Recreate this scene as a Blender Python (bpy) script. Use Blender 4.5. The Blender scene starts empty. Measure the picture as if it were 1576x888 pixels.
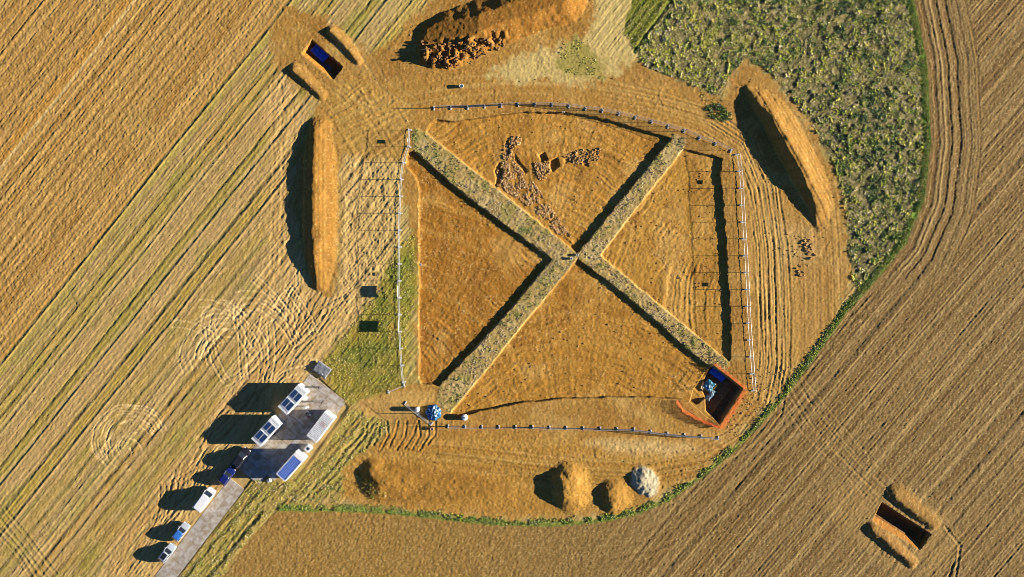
import bpy, bmesh, math, random
import numpy as np
from mathutils import Vector, Matrix
R = math.radians
rng = np.random.default_rng(7)
random.seed(7)
scene = bpy.context.scene
C = scene.collection

# ------------------------------------------------------------------ camera, sky, sun, exposure
SC = 7.43            # photo pixels per metre on the ground
CAMZ = 145.0
cam_d = bpy.data.cameras.new('camera'); cam = bpy.data.objects.new('camera', cam_d); C.objects.link(cam)
cam.location = (0, 0, CAMZ); cam.rotation_euler = (0, 0, 0)
cam_d.sensor_width = 36; cam_d.lens = 36 * CAMZ / (1576 / SC); cam_d.clip_start = 1; cam_d.clip_end = 5000
scene.camera = cam
SUN_EL = 13.0
w = bpy.data.worlds.new('World'); scene.world = w; w.use_nodes = True
nt = w.node_tree; bg = nt.nodes['Background']
sky = nt.nodes.new('ShaderNodeTexSky'); sky.sky_type = 'NISHITA'; sky.sun_disc = False
sky.sun_elevation = R(SUN_EL); sky.sun_rotation = R(90)
sky.air_density = 0.45; sky.dust_density = 0.0; sky.ozone_density = 5.0; scene.cycles.filter_width = 0.85
nt.links.new(sky.outputs[0], bg.inputs[0]); bg.inputs[1].default_value = 0.05
sd_ = bpy.data.lights.new('sun', 'SUN'); sun = bpy.data.objects.new('sun', sd_); C.objects.link(sun)
sd_.energy = 5.0; sd_.angle = R(0.5); sd_.color = (1.0, 0.92, 0.80)
sun.rotation_euler = (0, R(90 - SUN_EL), 0); sun.location = (150, 0, 60)
scene.view_settings.view_transform = 'Standard'; scene.view_settings.look = 'None'
scene.view_settings.gamma = 1; scene.view_settings.use_curve_mapping = False
scene.view_settings.exposure = 2.0
KEXP = 1.45          # sunlit flat ground: picture value = albedo * KEXP

# ------------------------------------------------------------------ small helpers
def lin(v):
    v = np.asarray(v, dtype=np.float32) / 255.0
    return np.where(v <= 0.04045, v / 12.92, ((v + 0.055) / 1.055) ** 2.4).astype(np.float32)
def gc(r, g, b): return lin((r, g, b)) / KEXP       # ground colour as albedo
def P(px, py, z=0.0): return Vector(((px - 788) / SC * (CAMZ - z) / CAMZ, (444 - py) / SC * (CAMZ - z) / CAMZ, z))
def tag(o, label=None, cat=None, group=None, kind=None):
    if label: o['label'] = label
    if cat: o['category'] = cat
    if group: o['group'] = group
    if kind: o['kind'] = kind
    return o
def empty(name, loc, rz=0):
    o = bpy.data.objects.new(name, None); C.objects.link(o); o.location = loc; o.rotation_euler = (0, 0, rz)
    o.empty_display_size = 0.3
    return o
def copy_tree(o, parent=None):
    c = o.copy(); C.objects.link(c); c.parent = parent
    for ch in list(o.children): copy_tree(ch, c)
    return c
def mat(name, rgb, rough=0.6, metal=0.0, var=0.0, scale=3.0, bump=0.0, col2=None, stripes=None):
    m = bpy.data.materials.new(name); m.use_nodes = True
    n = m.node_tree; b = n.nodes['Principled BSDF']
    b.inputs['Base Color'].default_value = (*rgb, 1); b.inputs['Roughness'].default_value = rough
    b.inputs['Metallic'].default_value = metal
    if var or col2 or bump:
        tc = n.nodes.new('ShaderNodeTexCoord'); no = n.nodes.new('ShaderNodeTexNoise')
        no.inputs['Scale'].default_value = scale; no.inputs['Detail'].default_value = 6
        n.links.new(tc.outputs['Object'], no.inputs['Vector'])
        cr = n.nodes.new('ShaderNodeValToRGB'); e = cr.color_ramp.elements
        c2 = col2 if col2 else tuple(x * (1 - var) for x in rgb)
        e[0].position = 0.35; e[0].color = (*c2, 1); e[1].position = 0.62; e[1].color = (*rgb, 1)
        n.links.new(no.outputs['Fac'], cr.inputs['Fac']); n.links.new(cr.outputs['Color'], b.inputs['Base Color'])
        if bump:
            bp = n.nodes.new('ShaderNodeBump'); bp.inputs['Strength'].default_value = bump; bp.inputs['Distance'].default_value = 0.05
            n.links.new(no.outputs['Fac'], bp.inputs['Height']); n.links.new(bp.outputs['Normal'], b.inputs['Normal'])
    return m
def attr_mat(name, rough=0.95, scale=9.0, amt=0.35, bump=0.5, dist=0.04):
    m = bpy.data.materials.new(name); m.use_nodes = True
    n = m.node_tree; b = n.nodes['Principled BSDF']; b.inputs['Roughness'].default_value = rough
    b.inputs['Specular IOR Level'].default_value = 0.1
    at = n.nodes.new('ShaderNodeAttribute'); at.attribute_name = 'col'
    tc = n.nodes.new('ShaderNodeTexCoord'); no = n.nodes.new('ShaderNodeTexNoise')
    no.inputs['Scale'].default_value = scale; no.inputs['Detail'].default_value = 5; no.inputs['Roughness'].default_value = 0.7
    n.links.new(tc.outputs['Object'], no.inputs['Vector'])
    mr = n.nodes.new('ShaderNodeMapRange'); mr.inputs['From Min'].default_value = 0.3; mr.inputs['From Max'].default_value = 0.7
    mr.inputs['To Min'].default_value = 1 - amt; mr.inputs['To Max'].default_value = 1 + amt
    n.links.new(no.outputs['Fac'], mr.inputs['Value'])
    vm = n.nodes.new('ShaderNodeVectorMath'); vm.operation = 'SCALE'
    n.links.new(at.outputs['Color'], vm.inputs[0]); n.links.new(mr.outputs['Result'], vm.inputs['Scale'])
    n.links.new(vm.outputs['Vector'], b.inputs['Base Color'])
    if bump:
        bp = n.nodes.new('ShaderNodeBump'); bp.inputs['Strength'].default_value = bump; bp.inputs['Distance'].default_value = dist
        n.links.new(no.outputs['Fac'], bp.inputs['Height']); n.links.new(bp.outputs['Normal'], b.inputs['Normal'])
    return m

# ------------------------------------------------------------------ numpy noise
T = rng.random((512, 512)).astype(np.float32)
def vn(x, y, seed=0):
    x = x + seed * 37.31; y = y + seed * 91.7
    xi = np.floor(x); yi = np.floor(y); fx = (x - xi).astype(np.float32); fy = (y - yi).astype(np.float32)
    xi = xi.astype(np.int32) & 511; yi = yi.astype(np.int32) & 511
    x1 = (xi + 1) & 511; y1 = (yi + 1) & 511
    fx = fx * fx * (3 - 2 * fx); fy = fy * fy * (3 - 2 * fy)
    a = T[yi, xi]; b = T[yi, x1]; c = T[y1, xi]; d = T[y1, x1]
    return ((a + (b - a) * fx) * (1 - fy) + (c + (d - c) * fx) * fy) * 2 - 1
def fbm(x, y, seed=0, o=3, g=0.5):
    r = 0; a = 1; s = 0
    for k in range(o):
        r = r + a * vn(x * 2 ** k, y * 2 ** k, seed + k * 3); s += a; a *= g
    return r / s
L1 = rng.random(8192).astype(np.float32) * 2 - 1
def n1(x, seed=0):
    x = x + seed * 517.3; xi = np.floor(x); f = (x - xi).astype(np.float32); f = f * f * (3 - 2 * f)
    xi = xi.astype(np.int32) & 8191
    return L1[xi] + (L1[(xi + 1) & 8191] - L1[xi]) * f
def ss(a, b, x):
    t = np.clip((x - a) / (b - a), 0, 1); return t * t * (3 - 2 * t)

# ------------------------------------------------------------------ the ground grid (X, Y in metres, PX, PY in photo pixels)
D = 0.16
def axis(half, far, f=1.16):
    c = list(np.arange(-half, half + 1e-6, D)); st = D; v = c[-1]; out = []
    while v < far: st *= f; v += st; out.append(v)
    return np.array([-q for q in reversed(out)] + c + out)
AX = axis(112.0, 900); AY = axis(66.0, 900)
X, Y = np.meshgrid(AX, AY); X = X.astype(np.float32); Y = Y.astype(np.float32)
PX = X * SC + 788; PY = 444 - Y * SC
NY, NX = X.shape
fine = ((np.abs(X) < 113) & (np.abs(Y) < 67)).astype(np.float32)
H = np.zeros_like(X); COL = np.zeros((NY, NX, 3), np.float32)
WX = (PX + 5 * fbm(PX / 17, PY / 17, 1, 3)).astype(np.float32); WY = (PY + 5 * fbm(PX / 17, PY / 17, 2, 3)).astype(np.float32)
def win(poly, pad):
    p = np.array(poly, float)
    x0, x1 = np.searchsorted(AX * SC + 788, [p[:, 0].min() - pad, p[:, 0].max() + pad])
    y0, y1 = np.searchsorted(AY, [(444 - p[:, 1].max() - pad) / SC, (444 - p[:, 1].min() + pad) / SC])
    return (slice(max(0, y0), min(NY, y1)), slice(max(0, x0), min(NX, x1)))
def segd(x, y, a, b):
    dx, dy = b[0] - a[0], b[1] - a[1]; L = dx * dx + dy * dy + 1e-9
    t = np.clip(((x - a[0]) * dx + (y - a[1]) * dy) / L, 0, 1)
    return np.hypot(x - a[0] - t * dx, y - a[1] - t * dy), t, (x - a[0]) * dy - (y - a[1]) * dx
def sdp(poly, x, y):
    d = np.full(x.shape, 1e9, np.float32); ins = np.zeros(x.shape, bool); n = len(poly)
    for i in range(n):
        a, b = poly[i], poly[(i + 1) % n]
        d = np.minimum(d, segd(x, y, a, b)[0])
        if a[1] != b[1]:
            c = ((a[1] > y) != (b[1] > y)) & (x < (b[0] - a[0]) * (y - a[1]) / (b[1] - a[1]) + a[0]); ins ^= c
    return np.where(ins, -d, d)
def lined(pts, x, y):
    d = np.full(x.shape, 1e9, np.float32)
    for a, b in zip(pts[:-1], pts[1:]): d = np.minimum(d, segd(x, y, a, b)[0])
    return d
def paint(m, c, s=slice(None)):
    m = np.clip(m, 0, 1)[..., None]; COL[s] = COL[s] * (1 - m) + np.asarray(c, np.float32) * m
def area(poly, c, soft=4, warp=True, pad=30, amt=1.0, nz=0.0):
    s = win(poly, pad); x, y = (WX[s], WY[s]) if warp else (PX[s], PY[s])
    d = sdp(poly, x, y)
    if nz: d = d + nz * fbm(PX[s] / 9, PY[s] / 9, 5, 3)
    m = ss(soft, -soft, d) * amt; paint(m, c, s); return s, m
ZONE = np.zeros((NY, NX), np.int16)
def zone(poly, z, warp=False):
    s = win(poly, 12); x, y = (WX[s], WY[s]) if warp else (PX[s], PY[s]); m = sdp(poly, x, y) < 0
    ZONE[s] = np.where(m, z, ZONE[s])

# -------- stubble field (left)
S1 = PX * 0.782 + PY * 0.623; U1 = PX * 0.623 - PY * 0.782
S2 = PX * 0.76 + PY * 0.65; U2 = PX * 0.65 - PY * 0.76
sw = S1 + 1.6 * fbm(S1 / 30, U1 / 120, 9, 2)
big = fbm(PX / 90, PY / 90, 4, 4)
med = fbm(PX / 14, PY / 14, 6, 3)
sp = vn(S1 / 2.4, U1 / 5.0, 11); sp2 = vn(PX / 2.2, PY / 2.2, 12)
till = ss(349, 345, sw)
COL[:] = gc(184, 154, 96)
paint(0.6 * ss(-0.1, 0.7, n1(sw / 13, 3)), gc(168, 146, 66))
paint(0.5 * ss(0.0, 0.7, n1(sw / 9, 5) + 0.4 * med), gc(202, 172, 116))
paint(0.45 * ss(0.1, 0.8, big), gc(186, 140, 78))
paint(0.4 * ss(0.3, 0.7, vn(S1 / 12, U1 / 60, 14)), gc(140, 140, 58))
H += 0.024 * n1(sw / 3.1, 1) + 0.026 * n1(sw / 1.7, 2) + 0.018 * sp + 0.012 * sp2
# tilled, browner strip in the upper left
paint(till, gc(184, 144, 78)); paint(till * 0.5 * ss(0, 0.8, n1(sw / 11, 7) + 0.5 * big), gc(204, 168, 100))
paint(till * 0.55 * ss(0.2, 0.8, n1(sw / 5, 8)), gc(150, 108, 48))
paint(till * 0.4 * ss(0.1, 0.7, -big), gc(196, 164, 96))
H += till * (0.02 * sp2 + 0.018 * n1(sw / 4.5, 10) + 0.02 * vn(S1 / 3, U1 / 4, 15))
paint(till * ss(3, 1, np.abs(sw - 163)) * 0.85, gc(222, 192, 128)); paint(till * ss(8, 5, np.abs(sw - 153)) * 0.5, gc(196, 142, 60))
for s_, wd, dp in ((225, 1.6, .05), (132, 1.4, .04), (95, 1.5, .04), (272, 1.2, .03), (300, 1.3, .03), (52, 1.5, .04), (190, 1.2, .03), (18, 1.5, .04)):
    m = ss(wd + 1.2, 0, np.abs(sw - s_)) * (0.5 + 0.5 * vn(U1 / 26, S1 * 0 + s_, 16)); H -= dp * m; paint(m * till * 0.5, gc(128, 92, 44))
# wheel tracks of the stubble
outl = 1 - till
for s_, wd, dp, c in ((348, 2.2, .10, (112, 104, 52)), (382, 1.4, .05, (214, 186, 132)), (386, 1.2, .05, (120, 96, 56)), (374, 1.0, .04, (206, 178, 120)), (398, 2.2, .10, (104, 100, 50)), (412, 1.6, .06, (128, 118, 60)),
                      (447, 2.6, .12, (88, 92, 44)), (463, 1.8, .07, (118, 112, 58)), (493, 2.6, .12, (96, 92, 44)), (512, 1.8, .07, (126, 116, 56)), (546, 2.0, .08, (116, 104, 52)), (562, 1.5, .05, (130, 112, 58)),
                      (588, 2.8, .12, (112, 84, 44)), (601, 2.2, .09, (124, 92, 46)), (616, 1.6, .06, (130, 100, 52))):
    m = ss(wd + 1.5, wd * 0.3, np.abs(sw - s_ + 0.8 * vn(U1 / 15, S1 * 0, int(s_)))) * (0.75 + 0.4 * vn(U1 / 30, S1 * 0, int(s_) + 1))
    H -= dp * m * 0.8; paint(m * outl * 0.55, gc(*c))
    H += 0.035 * ss(2.2, 0, np.abs(sw - s_ - wd - 2.5)) * outl
for s_, wd, c, a in ((357, 7, (182, 166, 76), .6), (404, 6, (182, 160, 70), .6), (454, 6, (176, 158, 70), .6), (503, 7, (172, 146, 58), .8), (536, 8, (178, 150, 64), .5), (595, 4, (212, 162, 70), .7), (430, 9, (198, 160, 104), .5), (478, 9, (200, 164, 106), .5)):
    paint(ss(wd, wd * 0.5, np.abs(sw - s_)) * outl * a * (0.75 + 0.4 * med), gc(*c))
H *= fine

# curved vehicle tracks pressed into stubble: concentric turning circles
def rings(cx, cy, r0, r1, a0, a1, n, amp=0.045, c=(232, 200, 138), k=0.8):
    s = win([(cx - r1, cy - r1), (cx + r1, cy + r1)], 6)
    x, y = PX[s] - cx, PY[s] - cy; r = np.hypot(x, y * 1.08) + 1.5 * med[s] + 5 * fbm(PX[s] / 30, PY[s] / 30, int(cx), 2); a = np.degrees(np.arctan2(-y, x)) % 360
    lo, hi = a0 % 360, a1 % 360
    inside = ((a - lo) % 360) < ((hi - lo) % 360 or 360)
    for i in range(n):
        rr = r0 + (r1 - r0) * i / max(1, n - 1)
        m = ss(2.2, 0.4, np.abs(r - rr)) * inside * np.clip(0.45 + 0.9 * vn(a / 22, r * 0, i), 0, 1)
        H[s] -= amp * m; paint(m * k, gc(*c), s)
rings(200, 668 + 10, 30, 60, 20, 215, 7); rings(190, 700, 14, 30, 0, 300, 3); rings(206, 690, 22, 26, 60, 240, 2)
rings(345, 545, 30, 72, 60, 190, 6); rings(350, 500, 18, 40, 20, 200, 4); rings(372, 560, 60, 84, 100, 175, 3)
rings(100, 470, 18, 26, -60, 80, 2, 0.04, (150, 130, 70)); rings(-10, 860, 60, 74, -10, 60, 2, 0.02, (150, 128, 64))
def strokes(pts, wd=1.6, dp=0.05, c=(120, 92, 50), k=0.5, pair=0, berm=0.03):
    offs = [0] if not pair else [-pair / 2, pair / 2]
    s = win(pts, 12 + pair); x = PX[s] + 0.9 * med[s]; y = PY[s] + 0.9 * sp2[s]
    for o in offs:
        q = []
        for i, p in enumerate(pts):
            a = pts[max(0, i - 1)]; b = pts[min(len(pts) - 1, i + 1)]; dx, dy = b[0] - a[0], b[1] - a[1]; L = math.hypot(dx, dy)
            q.append((p[0] - dy / L * o, p[1] + dx / L * o))
        d = lined(q, x, y); m = ss(wd + 1, wd * 0.3, d) * (0.75 + 0.3 * sp2[s])
        H[s] -= dp * m; H[s] += berm * ss(1.8, 0, np.abs(d - wd - 1.8)); paint(m * k, gc(*c), s)
strokes([(80, 888), (0, 785)][::-1], 2.0, .035, (140, 134, 68), .5, 16)
strokes([(-20, 800), (30, 850), (60, 900)], 1.5, .02, (120, 112, 60), .4, 8)

# -------- disturbed straw ground between the track and the dig
TR = [(432, 110), (470, 170), (445, 250), (452, 360), (490, 450), (520, 470), (548, 500), (500, 560), (478, 572), (345, 735), (262, 845), (236, 890), (150, 890), (240, 770), (330, 640), (390, 500), (410, 380), (416, 240), (410, 140)]
sdT, mT = area(TR, gc(204, 168, 104), 14, nz=10, amt=0.75)
jx = PX[sdT] + 10 * fbm(PX[sdT] / 40, PY[sdT] / 40, 21, 2); jy = PY[sdT] + 8 * fbm(PX[sdT] / 40, PY[sdT] / 40, 22, 2)
q = jx * 0.80 + jy * 0.60
H[sdT] += mT * (0.035 * n1(q / 3.4, 31) + 0.03 * vn(PX[sdT] / 3, PY[sdT] / 3, 33) + 0.03 * n1((jx * 0.95 + jy * 0.3) / 5, 34))
paint(mT * 0.55 * ss(0.1, 0.8, n1(q / 4.0, 32)), gc(160, 112, 52), sdT); paint(mT * 0.4 * ss(0.2, 0.8, n1(q / 6.0, 35)), gc(222, 186, 128), sdT)
for k in range(26):
    a = rng.uniform(0, 1); x0 = 250 + 240 * a + rng.uniform(-30, 20); y0 = 830 - 330 * a + rng.uniform(-30, 10)
    t0 = rng.uniform(-1.25, -0.6); cur = rng.uniform(-0.35, 0.35); pts = []
    for i in range(7): pts.append((x0, y0)); x0 += 13 * math.cos(t0); y0 += 13 * math.sin(t0); t0 += cur * 0.4
    strokes(pts, 1.3, 0.05, (226, 190, 128) if k % 2 else (140, 100, 48), 0.4, 9, 0.02)

for k in range(20):
    x0 = rng.uniform(340, 500); y0 = rng.uniform(430, 600); t0 = rng.uniform(-2.4, -.4); cur = rng.uniform(-.5, .5); pts = []
    for i in range(8): pts.append((x0, y0)); x0 += 12 * math.cos(t0); y0 += 12 * math.sin(t0); t0 += cur * .4
    if max(p[0] for p in pts) < 545: strokes(pts, 1.2, .035, (236, 202, 142), .65, 11, 0.02)
rings(350, 552, 26, 74, 70, 200, 7, .04); rings(352, 506, 22, 44, 30, 190, 4, .04); rings(372, 560, 60, 84, 100, 175, 3, .035); rings(205, 682, 36, 58, 20, 215, 4, .03)

# -------- ploughed field (right and bottom)
BORD = [(1395, -300), (1405, 0), (1425, 100), (1431, 220), (1420, 310), (1392, 375), (1345, 432), (1300, 482), (1245, 560), (1205, 612), (1165, 656), (1130, 693), (1080, 733), (1030, 768), (985, 788), (930, 801), (850, 808), (760, 806), (640, 793), (560, 786), (430, 784)]
PLO = BORD + [(400, 812), (333, 890), (-400, 1850), (-400, 8000), (9000, 8000), (9000, -7000), (1395, -7000)]
sdB = sdp(PLO, PX + 1.5 * med, PY + 1.5 * sp2); pl = ss(1.5, -1.5, sdB); DB = -sdB
head = ss(84, 80, DB + 0.5 * med) * ss(470, 400, PY) ; 
sq = S2 + 1.2 * fbm(S2 / 30, U2 / 150, 41, 2)
paint(pl, gc(152, 117, 68))
paint(pl * 0.8 * ss(1050, 500, PX) , gc(172, 128, 64)); paint(pl * 0.5 * ss(0.0, 0.7, big), gc(164, 126, 74))
low = ss(1080, 760, PX)            # the finely harrowed bottom left
hp = np.zeros_like(H)
str_ = (0.030 * n1(sq / 2.3, 51) + 0.016 * n1(sq / 6, 52)) * (1 - head) * (1 - low * 0.9)
arc = (0.030 * n1(DB / 2.6, 53) + 0.02 * n1(DB / 6, 54)) * head
band = ss(100, 60, DB) * ss(420, 520, PY) * (1 - low * 0.5)
arc2 = (0.022 * n1(DB / 3.6, 55)) * band * ss(700, 900, PX)
hp += str_ * (1 - band * 0.5 * ss(1250, 1100, PX)) + arc + arc2 + 0.022 * vn(S2 / 2.3, U2 / 4.5, 56) + 0.016 * sp2 + low * 0.014 * vn(PX / 2.5, PY / 2.5, 57)
hilite = n1(sq / 2.6, 58) * (1 - head) * (1 - low) + n1(DB / 3.0, 59) * head
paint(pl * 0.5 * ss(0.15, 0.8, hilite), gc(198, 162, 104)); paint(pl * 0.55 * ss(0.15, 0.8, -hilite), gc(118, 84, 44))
paint(pl * 0.35 * ss(0.3, 0.8, vn(PX / 1.8, PY / 1.8, 61)), gc(222, 186, 128)); paint(pl * 0.3 * ss(0.2, 0.8, vn(PX / 2.6, PY / 2.6, 62)), gc(120, 84, 42))
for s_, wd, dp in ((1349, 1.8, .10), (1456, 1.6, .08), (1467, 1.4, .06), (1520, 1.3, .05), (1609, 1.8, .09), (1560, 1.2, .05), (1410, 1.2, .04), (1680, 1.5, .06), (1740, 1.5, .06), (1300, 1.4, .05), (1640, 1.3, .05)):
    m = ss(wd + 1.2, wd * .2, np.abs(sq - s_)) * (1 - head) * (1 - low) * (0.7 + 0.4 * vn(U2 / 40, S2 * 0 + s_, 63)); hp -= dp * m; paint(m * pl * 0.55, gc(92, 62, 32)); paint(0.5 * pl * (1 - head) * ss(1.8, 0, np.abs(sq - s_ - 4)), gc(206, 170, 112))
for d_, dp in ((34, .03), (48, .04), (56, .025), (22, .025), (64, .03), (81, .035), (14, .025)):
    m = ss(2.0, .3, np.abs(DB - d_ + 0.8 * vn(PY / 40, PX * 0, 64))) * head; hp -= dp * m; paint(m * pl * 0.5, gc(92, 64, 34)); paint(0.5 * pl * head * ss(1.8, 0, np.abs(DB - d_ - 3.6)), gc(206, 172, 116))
for d_ in (30, 45, 62, 74):
    m = ss(2.6, .4, np.abs(DB - d_ + 2 * vn(PX / 60, PY / 60, 65))) * ss(880, 960, PX) * ss(1230, 1180, PX) * ss(640, 700, PY); hp -= .035 * m; paint(m * pl * 0.3, gc(120, 84, 44))
H = H * (1 - pl) + hp * pl * fine

# -------- scrub ground, verge and grassy places
SCRUB = [(1038, -60), (1033, 0), (975, 80), (992, 102), (1060, 130), (1108, 150), (1122, 118), (1150, 92), (1185, 112), (1215, 150), (1250, 195), (1284, 255), (1300, 330), (1306, 400), (1314, 445), (1345, 432), (1392, 375), (1420, 310), (1431, 220), (1425, 100), (1405, 0), (1397, -60)]
area(SCRUB, gc(112, 102, 64), 4); s, m = area(SCRUB, gc(112, 102, 64), 2, amt=.5); paint(m * ss(0, .5, med[s]), gc(176, 148, 98), s); paint(m * ss(.1, .6, vn(PX[s] / 3, PY[s] / 3, 242)), gc(206, 178, 130), s); H[s] += .05 * m * fbm(PX[s] / 4, PY[s] / 4, 243, 2)
SOIL = [(585, 78), (640, 18), (700, -30), (900, -30), (930, 30), (900, 62), (960, 88), (1060, 132), (1110, 152), (1124, 120), (1150, 94), (1185, 114), (1215, 152), (1250, 197), (1283, 258), (1299, 330), (1305, 400), (1310, 440), (1292, 478), (1240, 552), (1198, 606), (1158, 650), (1120, 688), (1070, 728), (1020, 762), (980, 780), (900, 795), (760, 798), (640, 788), (560, 780), (520, 760), (520, 720), (560, 690), (610, 662), (560, 650), (545, 615), (600, 600), (645, 585), (640, 420), (622, 300), (600, 246), (530, 236), (524, 300), (524, 430), (510, 455), (480, 440), (456, 330), (456, 240), (480, 180), (490, 158), (440, 120), (424, 90), (418, 40), (446, 12), (500, 30), (560, 82)]
s, mS = area(SOIL, gc(180, 130, 64), 7, nz=13); mS_full = np.zeros_like(H); mS_full[s] = mS
H[s] = H[s] * (1 - mS) + mS * (0.014 * sp2[s] + 0.02 * med[s] + 0.016 * vn(PX[s] / 3.5, PY[s] / 3.5, 71))
paint(mS * 0.6 * ss(0, 0.6, fbm(PX[s] / 50, PY[s] / 40, 320, 4)), gc(160, 110, 50), s); paint(mS * 0.6 * ss(0, 0.6, fbm(PX[s] / 45, PY[s] / 30, 321, 4)), gc(204, 160, 94), s); paint(mS * .3 * ss(.2, .8, vn(PX[s] / 2, PY[s] / 2, 72)), gc(214, 168, 98), s)
# scraped vertical stripes east of the fence
ST = [(1140, 170), (1140, 240), (1165, 620), (1195, 606), (1240, 552), (1292, 478), (1308, 430), (1300, 340), (1275, 300), (1230, 330), (1170, 260)]
s, m = area(ST, gc(188, 142, 78), 12, amt=.6)
q = PX[s] + 0.00045 * (PY[s] - 500) ** 2 * 0.6 + 2 * fbm(PX[s] / 60, PY[s] / 200, 73, 2)
H[s] += m * (0.028 * n1(q / 2.5, 74) + 0.010 * n1(q / 5, 75)); paint(m * .45 * ss(.1, .8, n1(q / 3, 76)), gc(206, 162, 98), s); paint(m * .45 * ss(.1, .8, n1(q / 4, 77)), gc(150, 106, 52), s)
# smooth soil inside the bottom fence and the spoil strip below it
BS = [(560, 690), (700, 672), (900, 676), (1110, 690), (1060, 735), (980, 778), (860, 794), (640, 786), (530, 765), (525, 725)]
s, m = area(BS, gc(184, 132, 60), 14, amt=.8)
q = PY[s] + 0.00012 * (PX[s] - 850) ** 2 + 3 * fbm(PX[s] / 90, PY[s] / 30, 78, 2)
H[s] += m * (0.012 * n1(q / 4, 79) + .015 * sp2[s]); paint(m * .5 * ss(.1, .8, n1(q / 9, 80)), gc(200, 154, 84), s)
area([(900, 680), (960, 674), (1060, 682), (1085, 692), (1040, 700), (940, 696)], gc(224, 186, 128), 9, amt=.65)
# top soil sweep with arcs
TS = [(900, 130), (1000, 110), (1080, 150), (1130, 190), (1130, 230), (1050, 198), (930, 165), (800, 156), (690, 158), (640, 170), (560, 160), (600, 120), (720, 120)]
s, m = area(TS, gc(184, 134, 66), 10, amt=.5); q = PY[s] - 0.00045 * (PX[s] - 800) ** 2
H[s] += m * .014 * n1(q / 3, 81); paint(m * .4 * ss(.1, .8, n1(q / 5, 82)), gc(206, 158, 90), s)
haul = [(560, 185), (620, 160), (700, 146), (780, 140), (850, 142), (930, 150), (1010, 168), (1090, 192), (1140, 225), (1168, 290), (1180, 380), (1184, 470), (1186, 560), (1176, 620), (1140, 668), (1080, 705), (980, 722), (860, 716), (740, 700), (650, 690), (590, 680)]
for k in range(18):
    i0 = int(rng.integers(0, len(haul) - 6)); n_ = int(rng.integers(5, 10)); off = rng.uniform(-14, 26); pts = []
    for j in range(i0, min(len(haul), i0 + n_)):
        x_, y_ = haul[j]; vx, vy = x_ - 890, y_ - 430; l_ = math.hypot(vx, vy); o_ = off + rng.uniform(-2, 2); pts.append((x_ + vx / l_ * o_, y_ + vy / l_ * o_))
    strokes(pts, rng.uniform(.9, 1.8), rng.uniform(.02, .045), (212, 168, 102) if k % 3 else (140, 96, 44), .45, 13, .015)
# pale straw fan and greens at the top
area([(745, 118), (800, 85), (905, 55), (930, -10), (985, -20), (965, 55), (985, 85), (950, 112), (910, 128), (800, 125)], gc(214, 182, 118), 7, nz=14, amt=.9)
area([(850, 100), (880, 55), (905, 70), (925, 95), (930, 125), (905, 118), (870, 112)], gc(156, 142, 66), 7, nz=10, amt=.75)
area([(620, 10), (700, -30), (560, 90), (580, 60)], gc(206, 170, 100), 9, amt=.7)
s, m = area([(958, 50), (985, -40), (1045, -40), (1031, 0), (976, 80)], gc(128, 128, 48), 2, nz=3)
H[s] += m * .05 * n1((PX[s] * .8 + PY[s] * .6) / 3, 83); paint(m * .5 * ss(.1, .7, n1((PX[s] * .8 + PY[s] * .6) / 4, 84)), gc(98, 104, 40), s)
strokes([(1031, 4), (976, 80)], 3, .12, (70, 84, 34), .6)
# churned ground around the north west corner, west of the fence
CH = [(530, 240), (620, 246), (612, 330), (612, 420), (575, 470), (545, 500), (520, 470), (525, 330)]
s, m = area(CH, gc(214, 176, 112), 8, nz=10, amt=.95)
H[s] += m * (.10 * fbm(PX[s] / 7, PY[s] / 11, 85, 3) + .03 * sp2[s]); paint(m * .45 * ss(.1, .6, fbm(PX[s] / 8, PY[s] / 14, 86, 3)), gc(168, 122, 62), s)
CH2 = [(545, 120), (640, 165), (620, 245), (530, 240), (500, 160)]
s, m = area(CH2, gc(196, 150, 80), 10, amt=.8); q = PX[s] * .5 + PY[s] * .86 + 8 * fbm(PX[s] / 40, PY[s] / 40, 87, 2)
H[s] += m * (.035 * n1(q / 3.4, 88) + .03 * n1((PX[s] * .86 - PY[s] * .5) / 4, 89)); paint(m * .5 * ss(.1, .8, n1(q / 5, 90)), gc(170, 116, 52), s)
# grass by the left fence
GR = [(612, 380), (640, 360), (642, 470), (628, 500), (622, 590), (560, 615), (540, 628), (512, 600), (495, 565), (540, 500), (578, 455)]
s, m = area(GR, gc(156, 142, 58), 8, nz=10, amt=.95); paint(m * .6 * ss(0, .6, med[s]), gc(188, 148, 66), s); paint(m * .7 * ss(.1, .6, fbm(PX[s] / 22, PY[s] / 22, 91, 2)), gc(104, 118, 46), s)
H[s] += m * (.05 * fbm(PX[s] / 4, PY[s] / 4, 92, 2))
area([(560, 615), (640, 600), (668, 610), (640, 640), (600, 655), (545, 640)], gc(208, 160, 92), 8, nz=6, amt=.85)
# rough tracked grass south of the cabins
RG = [(540, 625), (600, 655), (570, 690), (530, 715), (525, 760), (440, 782), (420, 790), (400, 812), (333, 892), (272, 892), (388, 738), (455, 741), (500, 690)]
s, m = area(RG, gc(180, 156, 84), 5, nz=6, amt=.95); q = PX[s] * .76 + PY[s] * .65 + 6 * fbm(PX[s] / 30, PY[s] / 30, 93, 2)
H[s] += m * (.06 * n1(q / 4, 94) + .04 * vn(PX[s] / 3, PY[s] / 3, 95)); paint(m * .55 * ss(0, .7, n1(q / 5, 96) + .4 * med[s]), gc(112, 112, 48), s); paint(m * .4 * ss(.2, .8, n1(q / 4, 97)), gc(150, 108, 54), s)
strokes([(402, 788), (316, 892)], 3.2, .12, (80, 92, 44), .6)
for k in range(10):
    x0 = 560 + 12 * k; strokes([(x0 - 10, 690 + rng.uniform(-8, 4)), (x0 + rng.uniform(-4, 6), 670), (x0 + rng.uniform(-2, 12), 648)], 1.4, .07, (150, 100, 48), .4)
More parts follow.
